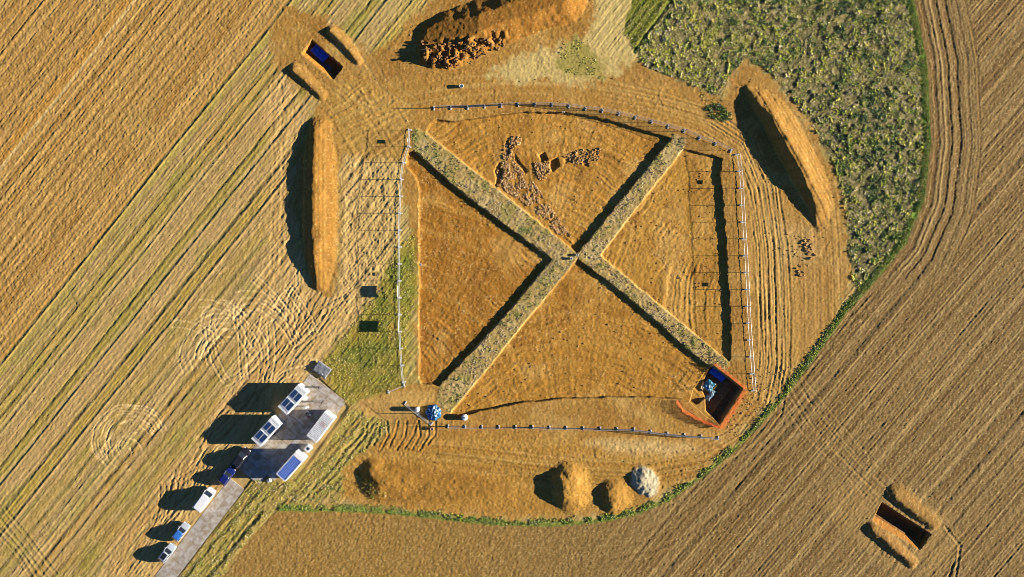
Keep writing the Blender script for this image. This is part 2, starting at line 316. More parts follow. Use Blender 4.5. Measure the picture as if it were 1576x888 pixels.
# green strip ground along the plough edge
dB = lined(BORD, PX + 1.5 * med, PY + 1.5 * sp2)
gs = ss(9, 4, dB + 3) * ss(1440, 1300, PX) ; gs = np.maximum(gs, ss(8, 3, dB + 3) * (PY < 480)); paint(gs * .85 * (sdB > -3), gc(120, 132, 54)); paint(ss(11, 8, dB + .5 * med) * (sdB > -1) * (PY < 500) * (PX > 1290), gc(112, 140, 52))
for pts in ([(1205, 560), (1260, 655), (1330, 730), (1400, 790), (1455, 812)], [(1222, 575), (1275, 640), (1340, 715), (1380, 755)], [(1195, 590), (1240, 660), (1300, 720), (1350, 770)]): strokes(pts, 1.5, .03, (196, 154, 92), .5, 14, .012)
strokes([(1455, 812), (1478, 840), (1470, 892)], 2, .08, (196, 158, 100), .6); strokes([(1460, 890), (1470, 860)], 1.5, .1, (60, 60, 48), .6)
area([(1290, 740), (1370, 745), (1460, 790), (1480, 850), (1440, 885), (1370, 880), (1310, 830), (1270, 780)], gc(186, 144, 84), 14, nz=12, amt=.6)
# tracks on the west side: up to the small trench
for pts in ([(425, 130), (428, 250), (424, 420)], [(440, 130), (446, 190), (440, 260)], [(455, 250), (440, 330), (455, 400)], [(500, 120), (545, 160), (620, 190)], [(520, 130), (575, 165), (600, 150)], [(560, 80), (590, 130), (640, 160)]): strokes(pts, 2, .02, (206, 166, 100), .5, 14, .008)

# -------- the dig: four quadrants cut down, cross baulk left standing
QT = [(664, 190), (672, 184), (700, 187), (740, 181), (800, 173), (870, 173), (915, 180), (975, 196), (1032, 214), (889, 389), (800, 318), (682, 225), (655, 204)]
QW = [(636, 231), (715, 300), (800, 363), (849, 399), (790, 470), (727, 540), (675, 594), (650, 590), (645, 580), (645, 290), (640, 272), (625, 256), (628, 236)]
QE = [(1052, 230), (1080, 236), (1112, 244), (1108, 262), (1114, 330), (1119, 400), (1123, 480), (1125, 552), (1121, 556), (1060, 505), (993, 450), (924, 393), (990, 308)]
QS = [(889, 399), (957, 450), (1008, 493), (1060, 540), (1094, 566), (1083, 594), (1086, 612), (1072, 622), (1052, 615), (1000, 611), (940, 611), (870, 613), (800, 620), (740, 632), (704, 641), (693, 637), (760, 556), (830, 470)]
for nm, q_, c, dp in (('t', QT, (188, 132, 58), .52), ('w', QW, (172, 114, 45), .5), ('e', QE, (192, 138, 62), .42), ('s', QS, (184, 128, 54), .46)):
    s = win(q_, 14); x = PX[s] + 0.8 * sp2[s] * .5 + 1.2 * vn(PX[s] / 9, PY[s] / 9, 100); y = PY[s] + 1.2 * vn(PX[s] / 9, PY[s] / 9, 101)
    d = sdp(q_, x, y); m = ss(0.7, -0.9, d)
    rough = .016 * sp2[s] + .02 * vn(PX[s] / 3.6, PY[s] / 3.6, 102) + .04 * fbm(PX[s] / 16, PY[s] / 16, 103, 3)
    cx, cy = dict(t=(840, 420), w=(560, 330), e=(1230, 480), s=(880, 800))[nm]
    if nm == 'w': cx, cy = 600, 620
    r = np.hypot(PX[s] - cx, PY[s] - cy) + 7 * fbm(PX[s] / 30, PY[s] / 30, 104, 3); a = np.arctan2(PY[s] - cy, PX[s] - cx)
    rough = rough + (.045 * n1(r / 3.4, 105)) * (.5 + 1.0 * vn(PX[s] / 25, PY[s] / 25, 106)) + .018 * n1(a * 40, 107)
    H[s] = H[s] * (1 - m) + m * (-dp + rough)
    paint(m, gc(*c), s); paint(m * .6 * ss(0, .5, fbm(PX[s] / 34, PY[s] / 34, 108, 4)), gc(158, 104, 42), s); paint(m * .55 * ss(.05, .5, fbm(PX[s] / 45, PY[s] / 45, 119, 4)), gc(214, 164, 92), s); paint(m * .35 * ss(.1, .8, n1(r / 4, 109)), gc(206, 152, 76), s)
    peb = ss(.45, .8, vn(PX[s] / 1.7, PY[s] / 1.7, 110)) * ss(.0, .5, fbm(PX[s] / 24, PY[s] / 24, 111, 2) + .15); paint(m * .6 * peb, gc(226, 184, 124), s); H[s] += m * .03 * peb; COL[s] *= (1 - .5 * ss(1.8, .3, np.abs(d + .1)))[..., None]  # cut wall band darkened in the colour to tone down its sunlit highlight
# shallow lip of soil left around the quadrants
BAULK = [(632, 205), (640, 195), (655, 204), (682, 225), (800, 318), (889, 391), (1032, 214), (1036, 205), (1056, 212), (1053, 229), (990, 308), (925, 393), (993, 450), (1060, 505), (1121, 556), (1118, 575), (1095, 566), (1060, 540), (1008, 493), (957, 450), (889, 397), (830, 470), (760, 556), (693, 637), (672, 618), (676, 594), (727, 540), (790, 470), (849, 399), (800, 363), (715, 300), (636, 231)]
s = win(BAULK, 10); dbk = sdp(BAULK, PX[s], PY[s]); mb = ss(1, -1.5, dbk)
paint(mb, gc(186, 152, 96), s); paint(mb * .5 * ss(0, .5, fbm(PX[s] / 15, PY[s] / 15, 118, 3)), gc(206, 178, 130), s); paint(mb * .6 * ss(0, .6, fbm(PX[s] / 12, PY[s] / 12, 112, 3)), gc(140, 136, 66), s)
H[s] += mb * (.05 * fbm(PX[s] / 3, PY[s] / 3, 113, 2) + .03)
edge = ss(3.4, .6, np.abs(dbk + 1.4)); paint(edge * .55 * ss(-.2, .4, med[s]), gc(196, 150, 82), s)
# stone remains and little sondages in the top quadrant
for q_, dp in (([(829, 238), (838, 234), (843, 245), (834, 249)], .35), ([(847, 246), (858, 242), (861, 254), (851, 263), (846, 256)], .45), ([(868, 244), (884, 238), (882, 248), (870, 250)], .22), ([(760, 262), (768, 250), (776, 266), (768, 282), (762, 290), (764, 272)], .3), ([(776, 222), (784, 214), (786, 232), (780, 240)], .25), ([(792, 236), (800, 250), (812, 262), (808, 266), (792, 246)], .25), ([(898, 246), (906, 246), (906, 256), (898, 254)], .18)):
    s = win(q_, 6); m = ss(1, -1, sdp(q_, PX[s], PY[s])); H[s] -= dp * m
# finds pit at the lower right
PIT = [(1091, 572), (1097, 564), (1142, 598), (1107, 652), (1087, 632), (1086, 610), (1080, 596)]
s = win(PIT, 8); m = ss(1, -1.5, sdp(PIT, PX[s], PY[s])); H[s] = H[s] * (1 - m) + m * (-1.5 + .30 * fbm(PX[s] / 7, PY[s] / 7, 114, 3) + .45 * ss(3, 0, np.abs((PX[s] - 1110) * .8 + (PY[s] - 612) * .6 - 6)) + .35 * ss(5, 1, np.abs((PX[s] - 1100) * .8 + (PY[s] - 612) * .6 + 8))); paint(m, gc(140, 106, 70), s)
area([(1180, 340), (1255, 345), (1262, 400), (1200, 410)], gc(206, 168, 112), 12, amt=.3, nz=8)

# -------- spoil heaps (heights added to the sheet, each heap split off as its own mesh)
HEAP = np.zeros_like(H); HID = np.zeros((NY, NX), np.int16)
def ridge(hid, pts, hs, wl, wr, c, conv=1.0, rough=.06, wear=0.35, dome=False, jig=2.2):
    s = win(pts, max(max(wl), max(wr)) + 8); x = PX[s] + jig * fbm(PX[s] / 16, PY[s] / 16, 170 + hid, 3); y = PY[s] + jig * fbm(PX[s] / 16, PY[s] / 16, 120 + hid, 3)
    best = np.full(x.shape, 1e9, np.float32); hh = np.zeros_like(best)
    for i in range(len(pts) - 1):
        d, t, sg = segd(x, y, pts[i], pts[i + 1])
        hv = hs[i] + (hs[i + 1] - hs[i]) * t
        Ls = math.hypot(pts[i + 1][0] - pts[i][0], pts[i + 1][1] - pts[i][1]); sn = .5 + .5 * np.clip(sg / Ls / (d + .3), -1, 1)
        wv = (wl[i] + (wl[i + 1] - wl[i]) * t) * sn + (wr[i] + (wr[i + 1] - wr[i]) * t) * (1 - sn)
        u = np.clip(1 - d / wv, 0, 1); e_ = u ** .85; h = hv * np.where(sg > 0, e_ * e_ * (3 - 2 * e_), 1 - (1 - u) ** 1.25)
        if dome: h = hv * .5 * (1 - np.cos(np.pi * np.clip(u * 1.05, 0, 1))) ** 1.0
        hh = np.maximum(hh, h)
    k = ss(0, .22, hh)
    hh = hh * (1 + .16 * fbm(PX[s] / 22, PY[s] / 22, 160 + hid, 2)) + k * (rough * 1.3 * fbm(PX[s] / 5, PY[s] / 5, 130 + hid, 3) + .015 * sp2[s])
    H[s] = np.where(hh > 0, H[s] * (1 - k) + hh, H[s]); HID[s] = np.where(hh > .06, hid, HID[s])
    paint(k, gc(*c), s); paint(k * wear * ss(0, .6, fbm(PX[s] / 7, PY[s] / 7, 140 + hid, 3)), gc(*(int(v * .82) for v in c)), s)
    return s, k
# 1 long heap west of the dig (points run north -> south: left of travel = east)
s, k = ridge(1, [(486, 196), (484, 250), (484, 320), (485, 390), (489, 436)], [.7, 1.3, 1.4, 1.25, .5], [26, 38, 38, 36, 20], [12, 20, 20, 18, 8], (168, 118, 54), 2.2, .04)
q = PX[s] + 2 * fbm(PX[s] / 40, PY[s] / 120, 150, 2); H[s] += k * .05 * n1(q / 3, 151) + k * .05 * n1(q / 7, 150); paint(k * .6 * ss(0, .7, n1(q / 3.4, 152)), gc(136, 88, 38), s); paint(k * .5 * ss(0, .7, n1(q / 5.5, 159)), gc(196, 146, 78), s)
# 2 heap beside the scrub
s, k = ridge(2, [(1150, 139), (1163, 158), (1180, 178), (1206, 225), (1234, 276), (1252, 315), (1258, 346)], [.4, 1.0, 1.5, 1.8, 1.65, 1.0, .2], [12, 26, 36, 40, 38, 34, 20], [5, 8, 12, 15, 14, 10, 5], (166, 120, 58), 1.9, .05)
q = PX[s] * .87 - PY[s] * .49 + 2 * fbm(PX[s] / 50, PY[s] / 50, 153, 2); H[s] += k * .05 * n1(q / 3, 154) + k * .05 * n1(q / 8, 149); paint(k * .6 * ss(.1, .8, n1(q / 3.4, 155)), gc(158, 108, 48), s)
# 3 big flat heap at the top
TH = [(645, 100), (641, 72), (650, 44), (672, 22), (720, 4), (780, -18), (900, -45), (905, 5), (885, 34), (820, 54), (775, 68), (740, 84), (700, 108), (668, 106)]
s = win(TH, 10); d = -sdp(TH, WX[s], WY[s]); base = 1.9 * (lambda v: v)(np.clip(np.minimum(d / 30, (PX[s] - 640) / 125 + .22), 0, 1))
lump = np.clip(ss(60, 80, PY[s] + .14 * (PX[s] - 660)) * ss(8, 0, np.abs(PX[s] - 710) - 70), 0, 1)
base = base * (1 - .5 * lump) + np.clip(d / 6, 0, 1) * lump * (.45 + .75 * np.abs(fbm(PX[s] / 11, PY[s] / 11, 156, 2)) * 1.6 - .3)
base = np.clip(base, 0, None); k = ss(0, .12, base); k *= d > 0
base = base + k * (.05 * fbm(PX[s] / 5, PY[s] / 5, 157, 3) + .02 * sp2[s]); H[s] = np.where(d > 0, H[s] * (1 - k) + base, H[s]); HID[s] = np.where((base > .06) & (d > 0), 3, HID[s])
paint(k, gc(158, 106, 44), s); paint(k * .5 * ss(0, .6, fbm(PX[s] / 12, PY[s] / 12, 158, 3)), gc(160, 106, 42), s)
# 4 low spoil bank along the bottom, 5 6 mounds, 7 chalk pile
ridge(4, [(572, 730), (585, 742), (640, 744), (720, 748), (800, 750)], [.95, 1.1, .6, .35, .05], [30, 34, 36, 30, 15], [14, 30, 34, 30, 15], (168, 118, 52), 1.3, .05)
ridge(5, [(868, 742), (870, 758)], [1.35, 1.35], [46, 46], [25, 25], (180, 130, 60), 1.5, .09, dome=True)
ridge(6, [(939, 760), (941, 770)], [.85, .85], [36, 36], [19, 19], (178, 128, 60), 1.5, .09, dome=True)
ridge(7, [(988, 738), (991, 746)], [.75, .6], [28, 34], [23, 17], (196, 178, 150), 1.3, .13, .6, dome=True, jig=6)
# 8 9 banks beside the upper left trench, 10 11 banks beside the lower right trench
ridge(8, [(508, 50), (528, 68), (550, 94)], [.55, .5, .35], [14, 17, 12], [5, 6, 6], (176, 130, 70), 1.6, .04)
ridge(9, [(452, 110), (470, 126), (494, 148)], [.6, .55, .3], [17, 18, 12], [6, 7, 6], (170, 124, 64), 1.6, .04)
ridge(10, [(1376, 764), (1400, 784), (1432, 808)], [.5, .5, .35], [26, 28, 22], [7, 7, 7], (172, 126, 64), 1.8, .05)
ridge(11, [(1342, 816), (1368, 838), (1402, 866)], [.6, .6, .4], [17, 17, 13], [9, 9, 9], (166, 120, 62), 1.6, .05)
# trenches
def trench(cs, depth, lit=7, zid=0):
    s = win(cs, 10); d = -sdp(cs, PX[s] + .6 * sp2[s], PY[s] + .6 * med[s])
    e = segd(PX[s], PY[s], cs[3], cs[2])[0]          # the long south west side slopes in
    f = np.clip(np.minimum(d / 1.8, e / lit), 0, 1)
    m = (d > 0) * 1.0; H[s] = H[s] * (1 - m) + m * (-depth * f + .04 * sp2[s] + .08 * med[s] * f); paint(m, gc(170, 112, 46), s); paint(m * (f > .95) * .8, gc(132, 92, 56), s)
TR1 = [(474, 64), (487, 61), (528, 103), (513, 121), (468, 84)]
TR1 = [(480, 61), (528, 103), (512, 122), (464, 82)]
TR2 = [(1357, 773), (1433, 822), (1416, 847), (1343, 802)]
trench(TR1, 1.7, 9); trench(TR2, 1.1, 9)
q_ = [(1360, 781), (1424, 822), (1416, 834), (1353, 793)]; s = win(q_, 5); H[s] -= .7 * ss(1, -1, sdp(q_, PX[s], PY[s]))
HID[np.where(HID > 0, H < 0, False)] = 0

HEAP_ID = HID
# -------- concrete track and yard: flat slab edge
ROADP = [(234, 892), (478, 575), (484, 575), (536, 626), (532, 634), (455, 741), (388, 738), (270, 892), (140, 1070), (100, 1070)]
s = win(ROADP, 12); d = sdp(ROADP, PX[s], PY[s]); m = ss(3, 0, d); H[s] = H[s] * (1 - m) - .13 * m * (d < .5)
TRK = [(632, 165), (1140, 165), (1170, 640), (1120, 690), (620, 660)]

# crumbly grain everywhere: clods, straw and pebbles one to three hands wide
site = ss(2, -2, sdB) * 0
gr1 = vn(PX / 1.6, PY / 1.6, 301); gr2 = vn(PX / 2.7, PY / 2.7, 302); gr3 = vn(PX / 5.5, PY / 5.5, 303)
an1 = vn(S1 / 1.5, U1 / 7, 311); an2 = vn(S2 / 1.5, U2 / 8, 312); inpl = (DB > 0) & (low < .5) & (head < .5); hd_ = (head > .5)
wk = np.clip(mS_full, 0, 1); lowf = np.where(DB > 0, low, wk)
an = np.where(DB > 0, np.where(hd_, vn(DB / 1.5, PY / 8, 313), an2), an1) * (1 - lowf)
gr2 = gr2 * (.35 + .65 * lowf) + an * 1.2; gr3 = gr3 * (.4 + .6 * lowf)
gsel = fine * np.where(DB > 0, 1.0, np.where(HID > 0, .7, 1.0)).astype(np.float32) * (.75 + .5 * fbm(PX / 40, PY / 40, 304, 2))
H += gsel * (.013 * gr1 + .017 * gr2 + .016 * gr3)
COL *= np.exp(gsel * (.16 * gr1 + .16 * gr2 + .08 * gr3 + .10 * med))[..., None]
spk = ss(.62, .9, vn(PX / 1.5, PY / 1.5, 305)) * fine; paint(.5 * spk, gc(228, 192, 132)); spk = ss(.6, .9, vn(PX / 2.0, PY / 2.0, 306)) * fine; paint(.3 * spk, gc(96, 66, 32))
COL *= np.array([.90, .96, .86], np.float32)
COL *= 1 - (np.clip(pl, 0, 1) * (1 - .6 * low))[..., None] * np.array([.13, .12, .06], np.float32)
wst = (DB < 0) * (1 - mS_full) * ss(640, 480, PX); COL *= 1 + wst[..., None] * np.array([.03, -.05, .0], np.float32)

# zones: 0 stubble, 1 ploughed, 2 site soil, 3 dig floor, 4 baulk, 5 scrub ground, 6 verge, 7 trench, 20+ heaps
ZONE[:] = 0
zone(SOIL, 2, True); zone(RG, 6); zone(GR, 6); zone(SCRUB, 5)
ZONE[(sdB < 0)] = 1
zone(BAULK, 4)
for q_ in (QT, QW, QE, QS): zone(q_, 3)
zone(PIT, 7); zone(TR1, 7); 
s = win(TR2, 2); ZONE[s] = np.where(sdp(TR2, PX[s], PY[s]) < 0, 8, ZONE[s])
ZONE = np.where(HID > 0, HID + 20, ZONE)

def gz(px, py):
    xi = np.clip(np.searchsorted(AX, (np.asarray(px) - 788) / SC), 0, NX - 1); yi = np.clip(np.searchsorted(AY, (444 - np.asarray(py)) / SC), 0, NY - 1)
    return H[yi, xi]

gmat = attr_mat('soil', .95, 9.0, .30, .5, .03)
def mesh_np(name, verts, quads, cols, m, smooth=True):
    me = bpy.data.meshes.new(name); n = len(verts); f = len(quads); k = quads.shape[1]
    me.vertices.add(n); me.vertices.foreach_set('co', verts.astype(np.float32).ravel())
    me.loops.add(f * k); me.loops.foreach_set('vertex_index', quads.astype(np.int32).ravel())
    me.polygons.add(f); me.polygons.foreach_set('loop_start', np.arange(0, f * k, k, dtype=np.int32))
    me.polygons.foreach_set('use_smooth', np.full(f, smooth))
    if cols is not None:
        a = me.attributes.new('col', 'FLOAT_COLOR', 'POINT'); c4 = np.ones((n, 4), np.float32); c4[:, :3] = cols; a.data.foreach_set('color', c4.ravel())
    me.update(calc_edges=True); me.materials.append(m)
    o = bpy.data.objects.new(name, me); C.objects.link(o); return o
idx = np.arange(NY * NX, dtype=np.int32).reshape(NY, NX)
Q = np.stack([idx[:-1, :-1], idx[:-1, 1:], idx[1:, 1:], idx[1:, :-1]], -1).reshape(-1, 4)
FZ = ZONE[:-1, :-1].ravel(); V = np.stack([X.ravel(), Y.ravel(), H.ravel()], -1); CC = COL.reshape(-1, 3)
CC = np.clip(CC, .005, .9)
znames = {0: ('stubble_field', 'pale stubble field with wheel tracks and a browner tilled part'), 1: ('ploughed_field', 'brown ploughed field with diagonal furrows and curved headland'),
          2: ('bare_soil', 'bare orange brown worked soil around the dig'), 3: ('excavation_floor', 'four sunken quadrants of scraped orange soil'), 4: ('earth_baulk', 'cross shaped strip of unexcavated weedy ground between quadrants'),
          5: ('scrub_ground', 'rough earth under the scrub'), 6: ('grass_verge', 'rough grass verge beside the concrete track and left fence'), 7: ('dug_pit', 'deep dug pits lined or fenced'), 8: ('stepped_trench', 'stepped rectangular trench in ploughed field')}
hl = {1: ('long smooth brown spoil heap running north south beside the stubble, casting a wide dark shadow', 'long'), 2: ('long diagonal golden spoil heap beside the green scrub with a black shadow', ''), 3: ('broad flat topped brown spoil heap with broken clods at the upper edge', ''),
      4: ('low wide brown spoil bank with a dark western end beneath the bottom fence', ''), 5: ('rounded orange soil mound, largest of the three small piles near the lower hedge', ''), 6: ('small orange soil mound between the larger mound and the white chalk pile', ''), 7: ('small pale white chalk pile beside the lower green hedge', ''),
      8: ('narrow sandy bank on the upper right side of the trench with blue sheeting', ''), 9: ('narrow sandy bank on the lower left side of the trench with blue sheeting', ''), 10: ('orange soil bank on the upper right side of the trench in the ploughed field', ''), 11: ('orange soil bank on the lower left side of the trench in the ploughed field', '')}
for z in np.unique(FZ):
    f = Q[FZ == z]; u, inv = np.unique(f, return_inverse=True)
    nm = znames[z][0] if z < 20 else ('chalk_pile' if z == 27 else 'spoil_heap')
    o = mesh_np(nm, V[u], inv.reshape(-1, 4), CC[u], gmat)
    if z < 20: tag(o, znames[z][1], None, None, 'structure')
    else: tag(o, hl[z - 20][0], 'spoil heap' if z != 27 else 'chalk pile')
del Q, V

# ------------------------------------------------------------------ concrete slabs of the track (one road sheet with joints)
def inside(poly, x, y): return float(sdp(poly, np.array([x], np.float32), np.array([y], np.float32))[0]) < 0
conc = bpy.data.materials.new('concrete'); conc.use_nodes = True
n = conc.node_tree; b = n.nodes['Principled BSDF']; b.inputs['Roughness'].default_value = .9
at = n.nodes.new('ShaderNodeAttribute'); at.attribute_name = 'col'; tc = n.nodes.new('ShaderNodeTexCoord')
no = n.nodes.new('ShaderNodeTexNoise'); no.inputs['Scale'].default_value = .9; no.inputs['Detail'].default_value = 8; no.inputs['Roughness'].default_value = .65; n.links.new(tc.outputs['Object'], no.inputs['Vector'])
cr = n.nodes.new('ShaderNodeValToRGB'); cr.color_ramp.elements[0].position = .41; cr.color_ramp.elements[0].color = (.70, .58, .42, 1); cr.color_ramp.elements[1].position = .6; cr.color_ramp.elements[1].color = (1.05, 1.05, 1.05, 1)
mx = n.nodes.new('ShaderNodeMix'); mx.data_type = 'RGBA'; mx.blend_type = 'MULTIPLY'; mx.inputs[0].default_value = 1
n.links.new(no.outputs['Fac'], cr.inputs['Fac']); n.links.new(at.outputs['Color'], mx.inputs[6]); n.links.new(cr.outputs['Color'], mx.inputs[7]); n.links.new(mx.outputs[2], b.inputs['Base Color'])
bm = bmesh.new(); cl = bm.verts.layers.float_color.new('col')
ax_ = Vector((477 - 234, 575 - 892, 0)).normalized(); ay_ = Vector((-ax_.y, ax_.x, 0))          # photo px axes, ay_ to the right of travel
o0 = Vector((234, 892, 0)); random.seed(3)
def slab(a0, a1, b0, b1):
    g = .25; t = random.uniform(.86, 1.06); z1 = random.uniform(.02, .03)
    ps = [o0 + ax_ * (a0 + g) + ay_ * (b0 + g), o0 + ax_ * (a1 - g) + ay_ * (b0 + g), o0 + ax_ * (a1 - g) + ay_ * (b1 - g), o0 + ax_ * (a0 + g) + ay_ * (b1 - g)]
    vs = []
    for z in (-.1, z1):
        for p in ps:
            v = bm.verts.new(P(p.x, p.y)); v.co.z = z; v[cl] = (.35 * t, .325 * t, .29 * t * random.uniform(.95, 1.03), 1); vs.append(v)
    lo, hi = vs[:4], vs[4:]
    bm.faces.new(hi); 
    for i in range(4): bm.faces.new((lo[i], lo[(i + 1) % 4], hi[(i + 1) % 4], hi[i]))
# which side is the yard?
side = 1 if (ay_.x > 0) else -1
if side < 0: ay_ = -ay_
L = (Vector((477, 575, 0)) - o0).length
ynarrow = 28.5; ywide = 71
a = -240
while a < L - 1:
    a1 = min(a + 19, L)
    if a < 190:
        slab(a, a1, 0, ynarrow / 2); slab(a, a1, ynarrow / 2, ynarrow)
    else:
        k = 5
        for i in range(k):
          if a + 10 > 216 + 38 * max(0, (ywide * (i + .5) / k - 28) / 43): slab(a, a1, ywide * i / k, ywide * (i + 1) / k)
    a = a1
bmesh.ops.recalc_face_normals(bm, faces=bm.faces)
me = bpy.data.meshes.new('road'); bm.to_mesh(me); bm.free(); me.materials.append(conc)
ro = bpy.data.objects.new('road', me); C.objects.link(ro); tag(ro, 'grey concrete slab farm track widening into a yard', kind='structure')

# ------------------------------------------------------------------ mesh builder
class MB:
    def __init__(s): s.bm = bmesh.new()
    def box(s, c, d, rot=None, bev=0):
        r = bmesh.ops.create_cube(s.bm, size=1); vs = r['verts']
        bmesh.ops.scale(s.bm, vec=d, verts=vs)
        if bev:
            es = list({e for v in vs for e in v.link_edges}); rr = bmesh.ops.bevel(s.bm, geom=es, offset=bev, segments=2, affect='EDGES', profile=.6); vs = list({v for f in rr['faces'] for v in f.verts} | {v for v in vs if v.is_valid})
        M = Matrix.Translation(c)
        if rot: M = M @ rot
        bmesh.ops.transform(s.bm, matrix=M, verts=vs); return s
    def tube(s, a, b, r, n=8, r2=None):
        a = Vector(a); b = Vector(b); d = b - a; q = bmesh.ops.create_cone(s.bm, cap_ends=True, segments=n, radius1=r, radius2=r if r2 is None else r2, depth=d.length)
        M = Matrix.Translation((a + b) / 2) @ d.to_track_quat('Z', 'Y').to_matrix().to_4x4(); bmesh.ops.transform(s.bm, matrix=M, verts=q['verts']); return s
    def loft(s, secs):
        rings = [[s.bm.verts.new(p) for p in sec] for sec in secs]; k = len(rings[0])
        for a, b in zip(rings[:-1], rings[1:]):
            for i in range(k): s.bm.faces.new((a[i], a[(i + 1) % k], b[(i + 1) % k], b[i]))
        s.bm.faces.new(rings[0][::-1]); s.bm.faces.new(rings[-1]); return s
    def face(s, ps): s.bm.faces.new([s.bm.verts.new(p) for p in ps]); return s
    def build(s, name, m, parent=None, smooth=False, loc=None):
        bmesh.ops.recalc_face_normals(s.bm, faces=s.bm.faces)
        me = bpy.data.meshes.new(name); s.bm.to_mesh(me); s.bm.free(); me.materials.append(m)
        if smooth: me.polygons.foreach_set('use_smooth', [True] * len(me.polygons))
        o = bpy.data.objects.new(name, me); C.objects.link(o)
        if parent: o.parent = parent
        if loc is not None: o.location = loc
        return o

WHITE = mat('white_paint', (.62, .61, .58), .5, var=.12, scale=1.2)
OFFW = mat('roof_white', (.58, .60, .60), .5, var=.25, scale=1.5)
RUSTW = mat('rust_stained_white', (.62, .60, .55), .6, col2=(.34, .17, .07), scale=1.1)
NAVY = mat('navy_panel', (.012, .035, .10), .35, var=.3)
BLUE = mat('blue_roof', (.015, .12, .52), .75, var=.2)
GREY = mat('grey_sheet', (.16, .165, .18), .5, var=.3)
DARK = mat('dark_rubber', (.02, .02, .02), .8)
GLASS = mat('dark_glass', (.012, .016, .02), .08)
GALV = mat('galvanised', (.30, .31, .32), .5, .3, var=.1)
BLOCK = mat('concrete_block', (.42, .41, .39), .9, var=.35, scale=6)
ORNG = mat('orange_net', (.80, .30, .08), .6, var=.3)
_n = ORNG.node_tree; _tr = _n.nodes.new('ShaderNodeBsdfTranslucent'); _tr.inputs[0].default_value = (.95, .34, .05, 1); _mx = _n.nodes.new('ShaderNodeMixShader'); _mx.inputs[0].default_value = .45
_n.links.new(_n.nodes['Principled BSDF'].outputs[0], _mx.inputs[1]); _n.links.new(_tr.outputs[0], _mx.inputs[2]); _n.links.new(_mx.outputs[0], _n.nodes['Material Output'].inputs[0])
TARP = mat('blue_tarp', (.015, .08, .50), .35, var=.3, bump=.3)
TEAL = mat('teal_sheet', (.03, .17, .24), .4, var=.4, bump=.4)
STEEL = mat('steel', (.3, .3, .3), .4, .6)
LAMP = mat('lamp_glass', (.75, .75, .72), .15); RED = mat('rear_lamp', (.35, .01, .01), .3)
WOODM = mat('wood', (.30, .18, .08), .8, var=.3)

